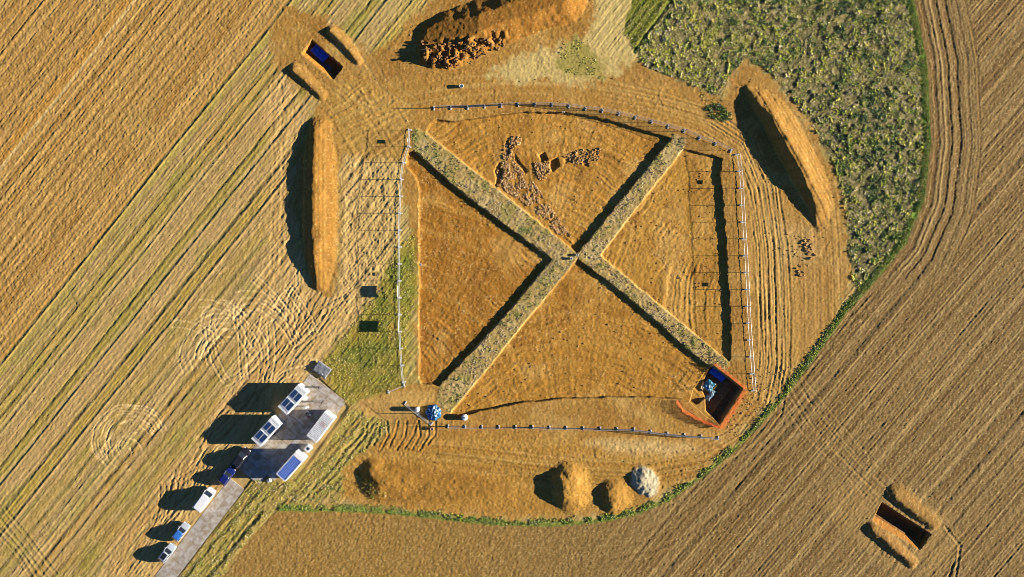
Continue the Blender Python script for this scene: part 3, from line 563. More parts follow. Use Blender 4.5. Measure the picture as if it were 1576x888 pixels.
# ------------------------------------------------------------------ site cabins
def cabin(px, py, ax, kind, label):
    ang = math.atan2(-ax[1], ax[0]); c = P(px, py, 2.6); Lc, W, Hc = 6.06, 2.44, 2.6
    t = empty('site_cabin', (c.x, c.y, .03), ang); tag(t, label, 'site cabin', 'site cabins and containers on the concrete yard')
    m = MB()                                                     # corrugated walls
    def wall(p0, p1, nrm):
        p0 = Vector(p0); p1 = Vector(p1); n_ = int((p1 - p0).length / .14); prev = None
        for i in range(n_ + 1):
            p = p0.lerp(p1, i / n_) + Vector(nrm) * (.03 if (i // 2) % 2 else 0)
            cur = (m.bm.verts.new((p.x, p.y, .12)), m.bm.verts.new((p.x, p.y, Hc - .1)))
            if prev: m.bm.faces.new((prev[0], cur[0], cur[1], prev[1]))
            prev = cur
    a, b_ = Lc / 2 - .05, W / 2 - .05
    wall((-a, -b_, 0), (a, -b_, 0), (0, -1, 0)); wall((a, -b_, 0), (a, b_, 0), (1, 0, 0)); wall((a, b_, 0), (-a, b_, 0), (0, 1, 0)); wall((-a, b_, 0), (-a, -b_, 0), (-1, 0, 0))
    m.build('wall', WHITE, t)
    f = MB()
    for sx in (-1, 1):
        for sy in (-1, 1): f.box((sx * (Lc / 2 - .06), sy * (W / 2 - .06), Hc / 2), (.13, .13, Hc))
    for z in (.07, Hc - .07):
        for sy in (-1, 1): f.box((0, sy * (W / 2 - .06), z), (Lc - .26, .11, .13))
        for sx in (-1, 1): f.box((sx * (Lc / 2 - .06), 0, z), (.11, W - .26, .13))
    f.build('frame', WHITE, t)
    MB().box((0, 0, Hc - .075), (Lc - .24, W - .24, .06)).build('roof_sheet', GREY if kind != 'blue' else BLUE, t); r = MB()
    rm = {'panel': OFFW, 'rust': RUSTW, 'blue': BLUE}[kind]
    if kind == 'blue':
        q = MB()
        for i in range(6): q.box((-.35, -.95 + .38 * i, Hc - .01), (Lc - 1.1, .03, .05))
        q.box((Lc / 2 - .5, 0, Hc - .01), (.72, W - .26, .04)); q.build('roof_rib', WHITE, t)
    else:
        nr = 17
        for i in range(nr): r.box((-Lc / 2 + .3 + i * (Lc - .6) / (nr - 1), 0, Hc - .02), (.23, W - .28, .05))
        r.build('roof', OFFW, t)
    if kind == 'panel':
        for x0 in (-1.3, 1.1):
            for sy in (-1, 1):
                g = MB(); g.box((x0, sy * .54, Hc + .05), (1.8, .98, .04), bev=.008); pn = g.build('solar_panel', NAVY, t)
                h = MB()
                for dy in (-.505, .505): h.box((x0, sy * .54 + dy, Hc + .055), (1.86, .04, .05))
                for dx in (-.92, .92): h.box((x0 + dx, sy * .54, Hc + .055), (.04, .97, .05))
                h.build('frame', WHITE, pn)
    if kind == 'rust':
        q = MB()
        for i in range(3): q.box((1.2 - .35 * i, -.15, Hc + .03), (.12, 1.1, .04))
        q.build('rust_slat', mat('rust', (.28, .13, .05), .8, var=.4), t)
    d_ = MB(); d_.box((1.3, -W / 2 + .015, 1.1), (.9, .05, 1.98), bev=.01); dr = d_.build('door', GREY if kind != 'blue' else WHITE, t)
    MB().box((1.62, -W / 2 - .03, 1.05), (.12, .05, .04)).build('handle', STEEL, dr)
    for sx in (-1.4,):
        wdw = MB().box((sx, -W / 2 + .01, 1.55), (1.2, .06, .8)).build('window', GLASS, t)
        fr = MB()
        for dz in (-.43, .43): fr.box((sx, -W / 2 - .01, 1.55 + dz), (1.32, .08, .06))
        for dx in (-.63, .63): fr.box((sx + dx, -W / 2 - .01, 1.55), (.06, .08, .8))
        fr.build('frame', WHITE, wdw)
    return t
cabin(449.8, 615, (.677, -.735), 'panel', 'white site cabin with two pairs of dark blue roof panels, nearest the grey covered stack')
cabin(409, 664.5, (.683, -.73), 'panel', 'white site cabin with dark blue roof panels, standing beside the black parked car')
cabin(492.9, 657.5, (.603, -.798), 'rust', 'white ribbed roof container with rust streaks on the right edge of the yard')
cabin(446.8, 718, (.663, -.748), 'blue', 'container with bright blue striped roof and white end at the bottom of the yard')
# step platform at first cabin
c = P(468.5, 611); t = empty('step_platform', (c.x, c.y, .03), math.atan2(.735, .677)); tag(t, 'small white step platform at the side of the upper site cabin', 'steps')
MB().box((0, 0, .5), (1.1, .9, .06)).box((0, -.6, .28), (1.0, .3, .05)).build('tread', WHITE, t)
for sx in (-.5, .5):
    for sy in (-.4, .4): MB().tube((sx, sy, 0), (sx, sy, .5), .03).build('leg', GALV, t)
c = P(476, 689); t = empty('generator', (c.x, c.y, .03), math.atan2(.748, .663)); tag(t, 'small pale square generator box between the rusty and the blue roofed containers', 'generator')
MB().box((0, 0, .5), (1.3, 1.2, .85), bev=.06).build('housing', WHITE, t); MB().box((0, 0, .945), (.6, .6, .04), bev=.01).build('vent', NAVY, t)
for sx in (-.5, .5): MB().box((sx, 0, .05), (.12, 1.1, .1)).build('skid', DARK, t)
c = P(415, 739); bmb = MB(); q = bmesh.ops.create_icosphere(bmb.bm, subdivisions=3, radius=.42)
for v in bmb.bm.verts: v.co.z = max(-.15, v.co.z * .7); v.co.x *= 1.3; v.co *= 1 + .12 * math.sin(9 * v.co.x + 4 * v.co.y)
o = bmb.build('sack', WHITE, None, True, (c.x, c.y, .16)); tag(o, 'white sack lying on the grass below the concrete yard', 'sack')

# grey covered stack
def warp_sheet(name, w, d, h, m, seed, parent=None, nx=20, ny=16, edge=.35, wr=.05, rag=.03):
    r_ = random.Random(seed); mb = MB(); ph = [r_.uniform(0, 6) for _ in range(6)]; g = []
    for j in range(ny + 1):
        row = []
        for i in range(nx + 1):
            x = -w / 2 + w * i / nx; y = -d / 2 + d * j / ny
            e = min(i, nx - i) / nx * w; f = min(j, ny - j) / ny * d; k = min(1, min(e, f) / edge)
            z = h * (k ** .5) + wr * (math.sin(5 * x + ph[0] + 2 * y) + math.sin(7 * y + ph[1] - 3 * x) + .6 * math.sin(13 * x + 11 * y + ph[2])) * (.3 + .7 * k) * .5
            row.append(mb.bm.verts.new((x + rag * (math.sin(4 * y + ph[3]) + .6 * math.sin(9 * y + 3 * x + ph[5])), y + rag * (math.sin(4 * x + ph[4]) + .6 * math.sin(8 * x + ph[1])), max(.012, z))))
        g.append(row)
    for j in range(ny):
        for i in range(nx): mb.bm.faces.new((g[j][i], g[j][i + 1], g[j + 1][i + 1], g[j + 1][i]))
    o = mb.build(name, m, parent); sm = o.modifiers.new('thick', 'SOLIDIFY'); sm.thickness = .02; return o
c = P(495, 569, .6); t = empty('covered_trailer', (c.x, c.y, 0), math.atan2(-(570 - 555), 510.5 - 489.4)); tag(t, 'low trailer under a grey sheet standing on grass past the end of the yard', 'trailer')
s_ = warp_sheet('cover', 3.3, 2.4, .2, GREY, 5, t, edge=.2, wr=.03); s_.location.z = .28
MB().box((0, 0, .26), (3.1, 2.1, .12)).build('chassis', DARK, t)
for sy in (-.95, .95): MB().tube((.1, sy - .09, .2), (.1, sy + .09, .2), .2, 16).build('wheel', DARK, t)
MB().tube((1.5, 0, .4), (2.3, 0, .35), .04).build('drawbar', STEEL, t)
MB().box((.6, -.7, .54), (.22, .16, .1)).build('clamp', WHITE, t)

# ------------------------------------------------------------------ vehicles
def paint_mat(name, rgb, rough=.25):
    m = mat(name, rgb, rough, .0); m.node_tree.nodes['Principled BSDF'].inputs['Coat Weight'].default_value = .6; return m
def car(px, py, ax, rgb, L_, W_, H_, van, label, name='parked_car', roofrgb=None, sunroof=False, flip=False):
    h0 = H_; c = P(px, py, .8 * h0 / 1.45); ang = math.atan2(-ax[1], ax[0]) + (math.pi if flip else 0)
    t = empty(name, (c.x, c.y, 0), ang); tag(t, label, 'van' if van else 'car', 'vehicles parked beside the concrete track')
    pm = paint_mat(name + '_paint', rgb); belt = .92 if not van else 1.12
    def sec(x, hw, z0, z1, top):
        return [Vector((x, -hw * .93, z0)), Vector((x, -hw, z0 + .18)), Vector((x, -hw, z1)), Vector((x, -hw * .93, top)), Vector((x, -hw * .5, top + .03)), Vector((x, 0, top + .04)), Vector((x, hw * .5, top + .03)), Vector((x, hw * .93, top)), Vector((x, hw, z1)), Vector((x, hw, z0 + .18)), Vector((x, hw * .93, z0))]
    hl_, hw = L_ / 2, W_ / 2
    hood = .72 if not van else .95
    sx = [(-hl_, .80, .35, .55, .62 if not van else .9), (-hl_ + .12, .92, .28, .7, .82 if not van else 1.02), (-hl_ + .5, 1, .22, belt - .1, belt - .02), (0, 1, .2, belt - .08, belt), (hl_ - 1.25, 1, .2, belt - .12, belt - .03), (hl_ - .75, .98, .2, hood - .06, hood + .06), (hl_ - .3, .92, .24, hood - .16, hood - .04), (hl_ - .08, .82, .3, .5, .6), (hl_, .7, .35, .45, .5)]
    if van: sx[5] = (hl_ - .7, .98, .2, .95, 1.03)
    bd = MB().loft([sec(x, hw * k, a, b_, tp) for x, k, a, b_, tp in sx]).build('body', pm, t, False)
    bv = bd.modifiers.new('bevel', 'BEVEL'); bv.width = .05; bv.segments = 2; bd.modifiers.new('sm', 'WEIGHTED_NORMAL')
    xb0, xf0 = (-hl_ + .18, hl_ - 1.15) if not van else (-hl_ + .08, hl_ - .75)
    xb1, xf1 = (-hl_ + .75, hl_ - 1.85) if not van else (-hl_ + .35, hl_ - 1.35)
    def ringz(x0, x1, w_, z, r_=.12):
        return [Vector((x0, -w_ + r_, z)), Vector((x0 + r_, -w_, z)), Vector((x1 - r_, -w_, z)), Vector((x1, -w_ + r_, z)), Vector((x1 + .05, 0, z)), Vector((x1, w_ - r_, z)), Vector((x1 - r_, w_, z)), Vector((x0 + r_, w_, z)), Vector((x0, w_ - r_, z)), Vector((x0 - .04, 0, z))]
    wt = hw * (.76 if not van else .86)
    MB().loft([ringz(xb0, xf0, hw * .92, belt - .06), ringz(xb1, xf1, wt, H_ - .06)]).build('windows', GLASS, t)
    rf = MB().loft([ringz(xb1 - .04, xf1 + .04, wt + .03, H_ - .07, .16), ringz(xb1 - .02, xf1, wt + .02, H_ - .02, .16), ringz(xb1 + .1, xf1 - .1, wt - .1, H_ + .015, .16)]).build('roof', paint_mat('roof_paint', roofrgb) if roofrgb else pm, t, False)
    if sunroof: MB().box(((xb1 + xf1) / 2, 0, H_ + .022), ((xf1 - xb1) * .78, wt * 1.45, .02), bev=.008).build('sunroof', GLASS, t)
    def pil(A, B, r_): MB().tube(A, B, r_, 6).build('pillar', pm, t)
    for sy in (-1, 1):
        pil((xf0 - .02, sy * hw * .91, belt - .04), (xf1, sy * wt, H_ - .05), .045); pil((xb0 + .03, sy * hw * .91, belt - .04), (xb1, sy * wt, H_ - .05), .06)
        xm = (xb1 + xf1) / 2 - .1; pil((xm, sy * hw * .92, belt - .04), (xm, sy * (wt + .01), H_ - .05), .045)
        if van: MB().box((xm - .9, sy * hw * .9, (belt + H_) / 2 - .03), (1.7, .05, H_ - belt)).build('side_panel', pm, t)
    for sx_ in (hl_ - .85, -hl_ + .85):
        for sy in (-1, 1):
            w_ = MB().tube((sx_, sy * (hw - .2), .32), (sx_, sy * (hw + .01), .32), .32, 20).build('tyre', DARK, t)
            MB().tube((sx_, sy * (hw - .02), .32), (sx_, sy * (hw + .02), .32), .19, 12).build('rim', GALV, w_)
    for sy in (-1, 1):
        MB().box((hl_ - .16, sy * hw * .66, .6 if not van else .72), (.2, .32, .13), bev=.03).build('headlight', LAMP, t)
        MB().box((-hl_ + .08, sy * hw * .78, .75), (.1, .22, .16), bev=.02).build('tail_light', RED, t)
        MB().box((xf0 - .25, sy * (hw + .09), belt + .03), (.12, .2, .13), bev=.03).build('wing_mirror', pm, t)
    return t
DIR = (.61, -.79)
car(256.5, 851.5, (.62, -.785), (.30, .33, .36), 4.35, 1.76, 1.45, False, 'silver white car with dark glass roof, lowest in the row of parked vehicles', sunroof=True)
car(278, 819, DIR, (.28, .31, .34), 4.3, 1.78, 1.5, False, 'silver car with blue sky reflection coloured onto its roof, parked between the white van and the lowest car', roofrgb=(.03, .13, .42))  # blue of the sky mirrored in the silver roof is put into its colour
car(314.8, 769, (.585, -.81), (.62, .62, .61), 5.2, 1.98, 1.95, True, 'long white van parked beside the concrete track', name='parked_van')
car(349, 733, (.6, -.8), (.008, .015, .10), 4.2, 1.78, 1.5, False, 'dark blue car parked nose to tail behind the black car')
car(370.5, 705, (.6, -.8), (.012, .012, .015), 4.7, 1.88, 1.65, False, 'black car parked in the shade at the top of the vehicle row')

# ------------------------------------------------------------------ mesh fence
FL = 3.5
def make_panel():
    f = MB(); hl_ = FL / 2 - .04
    for sx in (-hl_, hl_): f.tube((sx, 0, .06), (sx, 0, 2.0), .03, 6)
    for z in (.2, 1.98): f.tube((-hl_, 0, z), (hl_, 0, z), .026, 6)
    t = f.build('panel', GALV)
    g = MB()
    for i in range(1, 24): x = -hl_ + 2 * hl_ * i / 24; g.box((x, 0, 1.09), (.007, .007, 1.78))
    for i in range(1, 8): g.box((0, .006, .2 + 1.78 * i / 8), (2 * hl_, .007, .007))
    g.build('wire_mesh', GALV, t)
    return t
def make_foot():
    m = MB(); m.box((0, 0, .07), (.30, .84, .15), bev=.025); m.box((0, 0, .155), (.16, .4, .03), bev=.01)
    return m.build('foot', BLOCK)
p0 = make_panel(); f0 = make_foot(); first = [True, True]
def resample(pts, step):
    out = [Vector(pts[0])]; acc = 0; cur = Vector(pts[0]); i = 1
    while i < len(pts):
        nx_ = Vector(pts[i]); d = (nx_ - cur).length
        if acc + d >= step: cur = cur.lerp(nx_, (step - acc) / d); out.append(cur.copy()); acc = 0
        else: acc += d; cur = nx_; i += 1
    return out
def fence(pts, label):
    q = resample(pts, FL * SC); c0 = P(q[0].x, q[0].y); t = empty('mesh_fence', c0); tag(t, label, 'fence')
    for i, a in enumerate(q):
        wa = P(a.x, a.y); wa.z = float(gz(a.x, a.y)); wa.z = 0 if wa.z < -.2 else wa.z
        d = (q[i + 1] - a) if i + 1 < len(q) else (a - q[i - 1]); ang = math.atan2(-d.y, d.x)
        o = f0 if first[0] else f0.copy()
        if not first[0]: C.objects.link(o)
        first[0] = False; o.parent = t
        o.location = (wa.x - c0.x, wa.y - c0.y, wa.z - .02); o.rotation_euler = (0, 0, ang + random.uniform(-.08, .08))
        if i + 1 < len(q):
            b_ = q[i + 1]; wb = P(b_.x, b_.y); md = (wa + wb) / 2
            o = p0 if first[1] else copy_tree(p0)
            first[1] = False; o.parent = t
            o.location = (md.x - c0.x, md.y - c0.y, wa.z + .03); o.rotation_euler = (0, 0, ang)
fence([(668, 167), (697, 166), (723, 166), (748, 164), (803, 161), (829, 161), (854, 162), (880, 164), (906, 168), (932, 171), (958, 177), (985, 183), (1010, 190), (1035, 197), (1060, 204), (1083, 216), (1109, 224), (1134, 237), (1140, 240)], 'galvanised mesh fence curving along the top of the dig')
fence([(1134, 238), (1139, 275), (1141, 320), (1143, 350), (1146, 400), (1149, 455), (1151, 500), (1155, 555), (1159, 605), (1160, 615)], 'galvanised mesh fence running down the right side of the dig')
fence([(690, 656), (716, 656.5), (742, 657), (769, 657), (822, 657), (848, 658), (900, 659), (952, 660), (980, 661), (1007, 665), (1032, 668), (1059, 670), (1084, 672), (1116, 675)], 'galvanised mesh fence along the bottom of the dig')
fence([(631, 200), (630, 226), (621, 252), (618, 278), (616, 330), (615, 400), (614.5, 450), (615.5, 500), (618, 550), (622, 594)], 'galvanised mesh fence with banners down the left side of the dig')
fence([(624, 620), (645, 637), (666, 653), (690, 657)], 'short slanting mesh fence beside the round blue tarpaulin heap')
fence([(622, 593), (597, 603.5)], 'single mesh fence panel swung open at the lower left corner')
# banners on the fences
def banner(px, py, ang, w_, z0, z1, m, label):
    c = P(px, py); t = empty('fence_banner', (c.x, c.y, 0), ang); tag(t, label, 'banner')
    MB().box((0, 0, (z0 + z1) / 2), (w_, .015, z1 - z0)).build('sheet', m, t)
    tb = MB()
    for sx in (-1, 1):
        for z in (z0 + .05, z1 - .05): tb.box((sx * (w_ / 2 - .06), 0, z), (.05, .06, .03))
    tb.build('tie', DARK, t)
V90 = R(90)
banner(614, 448.5, V90, 2.3, 1.02, 1.86, WHITE, 'large white banner on the left fence, upper of two big ones')
banner(614.8, 502, V90, 2.3, 1.02, 1.92, WHITE, 'large white banner on the left fence, lower of two big ones')
banner(629, 218, V90, .8, 1.1, 1.55, WHITE, 'small notice board near the top end of the left fence')
banner(1140, 280, V90, .8, 1.35, 1.65, WHITE, 'small notice board on the upper half of the right fence')
banner(1147.6, 438, V90, .8, 1.3, 1.6, WHITE, 'small notice board on the middle of the right fence')
banner(614, 422, V90, .7, 1.1, 1.35, WHITE, 'small notice board just above the big banners on the left fence')

# ------------------------------------------------------------------ water tanks, tarpaulin heap, buckets
def tank(px, py, r, h, label):
    c = P(px, py, h); t = empty('water_tank', (c.x, c.y, 0)); tag(t, label, 'water tank')
    m = MB(); secs = []
    for z, k in ((0, .96), (.05, 1), (h * .3, 1), (h * .33, 1.03), (h * .37, 1), (h * .63, 1), (h * .66, 1.03), (h * .7, 1), (h * .9, 1), (h * .97, .85), (h, .5)): secs.append([Vector((r * k * math.cos(2 * math.pi * i / 28), r * k * math.sin(2 * math.pi * i / 28), z)) for i in range(28)])
    m.loft(secs).build('barrel', WHITE, t, True); MB().tube((0, 0, h), (0, 0, h + .07), r * .28, 16).build('lid', GREY, t)
tank(715, 643, .62, .95, 'white round water tank standing inside the bottom fence')
tank(641.5, 631, .5, 1.3, 'smaller white round tank beside the entrance fence panels')
c = P(667, 635); t = empty('tarpaulin_heap', (c.x, c.y, 0)); tag(t, 'round heap under crumpled dark blue tarpaulin with pale creases at the entrance', 'covered heap')
m = MB(); nr, na = 14, 48; g = []
for j in range(nr + 1):
    r_ = 1.65 * (1 - j / nr); row = []
    for i in range(na):
        a = 2 * math.pi * i / na; k = 1 - (r_ / 1.65) ** 2; cr_ = .10 * math.sin(7 * a + 3 * r_) + .07 * math.sin(13 * a - 5 * r_) + .05 * math.sin(23 * a + r_ * 9)
        row.append(m.bm.verts.new((r_ * (1 + .5 * cr_) * math.cos(a), r_ * (1 + .5 * cr_) * math.sin(a), max(.02, .75 * k ** .7 + cr_ * (r_ / 1.65) * k * 2.5))))
    g.append(row)
for j in range(nr):
    for i in range(na): m.bm.faces.new((g[j][i], g[j][(i + 1) % na], g[j + 1][(i + 1) % na], g[j + 1][i]))
TARP2 = mat('tarp_creased', (.02, .10, .26), .25, col2=(.01, .06, .12), scale=2, bump=.4); m.build('tarpaulin', TARP2, t)
strm = mat('pale_sheet', (.6, .66, .68), .5, var=.3)
for k in range(7):
    a = rng.uniform(-.9, 1.4); r_ = rng.uniform(.4, 1.1); x, y = r_ * math.cos(a), r_ * math.sin(a)
    MB().box((x, y, .82 * (1 - (r_ / 1.65) ** 2) ** .7 + .06), (rng.uniform(.4, .8), .12, .05), Matrix.Rotation(rng.uniform(0, 3), 4, 'Z') @ Matrix.Rotation(.3, 4, 'X'), .02).build('sheet_strip', strm, t)
def bucket(px, py, m_, label, s_=.2):
    c = P(px, py); z = float(gz(px, py)); t = empty('bucket', (c.x, c.y, z)); tag(t, label, 'bucket')
    secs = [[Vector((s_ * k * math.cos(2 * math.pi * i / 16), s_ * k * math.sin(2 * math.pi * i / 16), zz)) for i in range(16)] for zz, k in ((0, .75), (s_ * 1.6, 1), (s_ * 1.65, 1.08), (s_ * 1.6, .92), (.05, .68))]
    MB().loft(secs).build('pail', m_, t, True)
    h = MB(); 
    for i in range(8):
        a0, a1 = math.pi * i / 8, math.pi * (i + 1) / 8; h.tube((s_ * math.cos(a0), s_ * .5 * math.sin(a0), s_ * 1.6 + s_ * .3 * math.sin(a0)), (s_ * math.cos(a1), s_ * .5 * math.sin(a1), s_ * 1.6 + s_ * .3 * math.sin(a1)), .012, 5)
    h.build('handle', STEEL, t)
bucket(710.5, 133.5, WHITE, 'white bucket alone on the bare soil above the top fence', .4)
bucket(665, 659.5, mat('pink_plastic', (.5, .25, .22), .5), 'dull pink bucket below the blue tarpaulin heap', .3)
bucket(879, 398, WHITE, 'white bucket on the baulk crossing, left of its tip', .28)
bucket(888.5, 392.5, WHITE, 'white tub at the very tip of the baulk crossing', .24)
bucket(867, 173, WHITE, 'small white pail at the top edge of the dig under the fence', .2)
bucket(647.5, 407, WHITE, 'small white pail on the left edge of the dig', .22)
# surveying target posts where long thin shadows fall
def stones(name, pts, smin, smax, m_, lab=None, cat=None, kind=None, flat=.6):
    V_ = []; F_ = []; CL_ = []
    cube = np.array([[-1, -1, -1], [1, -1, -1], [1, 1, -1], [-1, 1, -1], [-.8, -.8, 1], [.8, -.8, 1], [.8, .8, 1], [-.8, .8, 1]], float) * .5
    fc = np.array([[0, 3, 2, 1], [4, 5, 6, 7], [0, 1, 5, 4], [1, 2, 6, 5], [2, 3, 7, 6], [3, 0, 4, 7]])
    n0 = 0
    for (px, py) in pts:
        s_ = rng.uniform(smin, smax); v = cube * np.array([s_ * rng.uniform(.8, 1.5), s_, s_ * flat * rng.uniform(.6, 1.2)]) * (1 + rng.uniform(-.18, .18, (8, 3)))
        a = rng.uniform(0, 6.28); Rz = np.array([[math.cos(a), -math.sin(a), 0], [math.sin(a), math.cos(a), 0], [0, 0, 1]]); tl = rng.uniform(-.35, .35); Rx = np.array([[1, 0, 0], [0, math.cos(tl), -math.sin(tl)], [0, math.sin(tl), math.cos(tl)]])
        v = v @ Rx.T @ Rz.T + np.array([(px - 788) / SC, (444 - py) / SC, float(gz(px, py)) + s_ * flat * .35]); V_.append(v); F_.append(fc + n0); n0 += 8
        t_ = rng.uniform(.7, 1.15); b0 = np.array([.36, .205, .075]) if rng.random() < .75 else np.array([.46, .31, .15]); CL_.append(np.tile(b0 * t_, (8, 1)))
    o = mesh_np(name, np.concatenate(V_), np.concatenate(F_), np.concatenate(CL_), m_, False)
    if lab: tag(o, lab, cat, None, kind)
    return o
def clump_noise(pts, sc, seed, thr):
    p = np.array(pts); k = fbm(p[:, 0] / sc, p[:, 1] / sc, seed, 3) > thr; return [pts[i] for i in np.nonzero(k)[0]]
stm = attr_mat('stone', .9, 20, .3, .3, .02)
def scatter(poly, n, margin=0):
    p = np.array(poly, float); out = []
    while len(out) < n:
        x = rng.uniform(p[:, 0].min(), p[:, 0].max(), 4000).astype(np.float32); y = rng.uniform(p[:, 1].min(), p[:, 1].max(), 4000).astype(np.float32)
        k = sdp(poly, x, y) < -margin; out += list(zip(x[k], y[k]))
    return out[:n]
R1 = [(764, 262), (776, 248), (792, 240), (800, 256), (814, 272), (834, 296), (848, 318), (866, 342), (880, 364), (862, 362), (832, 334), (806, 312), (784, 298), (766, 284)]
stones('stone_rubble', clump_noise(scatter(R1, 1900), 5, 221, -.12), .12, .36, stm, 'spread of broken pale stone rubble running down the top quadrant', None, 'stuff', .36)
o = stones('wall_foundation', scatter([(820, 252), (832, 246), (846, 250), (848, 262), (840, 276), (830, 276)], 170), .16, .36, stm); tag(o, 'square patch of packed foundation stones beside two dark sondage holes', 'stone foundation')
o = stones('wall_foundation', scatter([(868, 240), (884, 232), (926, 227), (926, 248), (912, 246), (900, 252), (884, 250)], 150), .14, .36, stm); tag(o, 'straggling line of foundation stones right of the square stone patch', 'stone foundation')
o = stones('wall_foundation', scatter([(776, 222), (790, 210), (803, 211), (800, 220), (790, 230), (786, 246), (774, 244)], 150), .18, .36, stm); tag(o, 'short foundation stones standing at the head of the rubble spread', 'stone foundation')
loose = []
for q_, n_ in ((QT, 90), (QE, 160), (QS, 130), (QW, 40), (SOIL, 160), ([(1180, 355), (1260, 360), (1245, 420), (1190, 400)], 60), ([(1150, 560), (1230, 560), (1130, 680), (1110, 670)], 160)): loose += scatter(q_, n_, 3)
stones('loose_stones', loose, .07, .2, stm, 'loose pebbles scattered over the scraped soil', None, 'stuff')
clods = scatter([(643, 64), (655, 100), (700, 106), (775, 72), (780, 58), (690, 70)], 240)
clodm = mat('clod_soil', (.21, .105, .032), .95, var=.4, scale=4, bump=.5)
o = stones('soil_clods', clods, .12, .42, clodm, 'broken soil clods along the ragged front of the top heap', None, 'stuff', .8)
foot = []
for hp_ in range(1, 12):
    yy, xx = np.nonzero((HEAP_ID[1:-1, 1:-1] == hp_) & ((HEAP_ID[:-2, 1:-1] != hp_) | (HEAP_ID[1:-1, :-2] != hp_) | (HEAP_ID[1:-1, 2:] != hp_) | (HEAP_ID[2:, 1:-1] != hp_)))
    if len(yy):
        pk = rng.integers(0, len(yy), min(110, len(yy) // 3)); foot += [(float(PX[0, xx[i] + 1]) + rng.normal(0, 5), float(PY[yy[i] + 1, 0]) + rng.normal(0, 5)) for i in pk if hp_ not in (3, 4, 7)]
stones('soil_clods', foot, .04, .13, clodm, 'crumbs of soil fallen around the feet of the spoil heaps', None, 'stuff', .7)
o = stones('loose_stones', scatter([(1232, 372), (1250, 368), (1256, 395), (1246, 400)], 26) + scatter([(1225, 408), (1236, 405), (1238, 425), (1228, 425)], 10), .15, .45, stm, 'small dump of pale stones on striped soil right of the dig', None, 'stuff')

# ------------------------------------------------------------------ pit with orange netting, sheets inside
def netting(pts, label, out, h=.9):
    c = P(*pts[0]); t = empty('barrier_netting', (c.x, c.y, 0)); tag(t, label, 'barrier netting')
    m = MB(); pr = None; q = []
    for a, b_ in zip(pts[:-1], pts[1:]):
        n_ = max(2, int(math.hypot(b_[0] - a[0], b_[1] - a[1]) / 1.1))
        for i in range(n_): q.append((a[0] + (b_[0] - a[0]) * i / n_, a[1] + (b_[1] - a[1]) * i / n_))
    q.append(pts[-1]); cx, cy = out
    for i, (x, y) in enumerate(q):
        dx, dy = x - cx, y - cy; l_ = math.hypot(dx, dy); sag = .10 * math.sin(i * .42) + .06 * math.sin(i * 1.0)
        zs = [((.05 + .5 * (j / 8) ** 1.3 + sag * (j / 8)), h * (j / 8) * (1 + .15 * sag)) for j in range(9)]
        row = []
        for o_, z in zs:
            w_ = P(x + dx / l_ * o_ * SC, y + dy / l_ * o_ * SC) - c; row.append(m.bm.verts.new((w_.x, w_.y, z + .01)))
        if pr:
            for k in range(8): m.bm.faces.new((pr[k], row[k], row[k + 1], pr[k + 1]))
        pr = row
    o = m.build('net', ORNG, t); s_ = o.modifiers.new('t', 'WIREFRAME'); s_.thickness = .045; s_.use_even_offset = False; s_.use_replace = True
    for i in range(0, len(q), 12):
        x, y = q[i]; w_ = P(x, y) - c; MB().tube((w_.x, w_.y, -.1), (w_.x, w_.y, h + .1), .02, 6).build('stake', STEEL, t)
netting([(1098, 562), (1122, 580), (1144, 598)], 'orange netting along the upper right side of the deep pit', (1085, 615), .75)
netting([(1144, 600), (1128, 626), (1109, 655)], 'orange netting along the lower right side of the deep pit', (1090, 600))
netting([(1043, 616), (1052, 630), (1080, 645), (1108, 656)], 'orange netting along the lower left side of the deep pit', (1085, 600))
def lay(name, px, py, z, w_, d_, h_, ang, m_, label, cat, seed=1, wr=.05):
    c = P(px, py); o = warp_sheet(name, w_, d_, h_, m_, seed, None, wr=wr * 1.2, rag=.07); o.location = (c.x, c.y, z); o.rotation_euler = (0, 0, ang); tag(o, label, cat); return o
lay('tarpaulin', 1106, 577, -.8, 3.4, 1.5, .15, R(-37), TARP, 'deep blue tarpaulin hung at the top end of the fenced pit', 'tarpaulin', 2)
lay('tarpaulin', 1092, 594, -.45, 2.0, 2.2, .5, R(-35), TEAL, 'teal sheet bundled over finds in the fenced pit', 'tarpaulin', 3, .09)
lay('tarpaulin', 1096, 610, -1.3, 1.1, 2.6, .3, R(-40), mat('pale_teal_sheet', (.22, .32, .35), .6, var=.3), 'pale grey sheet lying in the middle of the fenced pit', 'tarpaulin', 4, .09)
# ladder on the edge of the pit
c = P(1083, 593); t = empty('ladder', (c.x, c.y, 0), R(55)); t['label'] = 'short bright metal ladder leaning at the left edge of the fenced pit'; t['category'] = 'ladder'
for sy in (-.22, .22): MB().tube((-.9, sy, .25), (.6, sy, -.7), .03, 6).build('rail', WHITE, t)
rg = MB()
for i in range(7): k = i / 6; rg.tube((-.85 + 1.4 * k, -.22, .22 - .88 * k), (-.85 + 1.4 * k, .22, .22 - .88 * k), .018, 6)
rg.build('rung', WHITE, t)
# blue sheet in the upper left trench
lay('tarpaulin', 491.5, 78, -.85, 3.7, 2.5, .12, R(-41), TARP, 'bright blue tarpaulin lining the upper end of the small trench', 'tarpaulin', 6, .06)
lay('plastic_sheet', 493, 95, -1.64, 4.2, 1.5, .10, R(-41), mat('grey_liner', (.07, .08, .1), .3, var=.4), 'dull grey liner on the floor of the small trench', 'sheet', 7, .04)
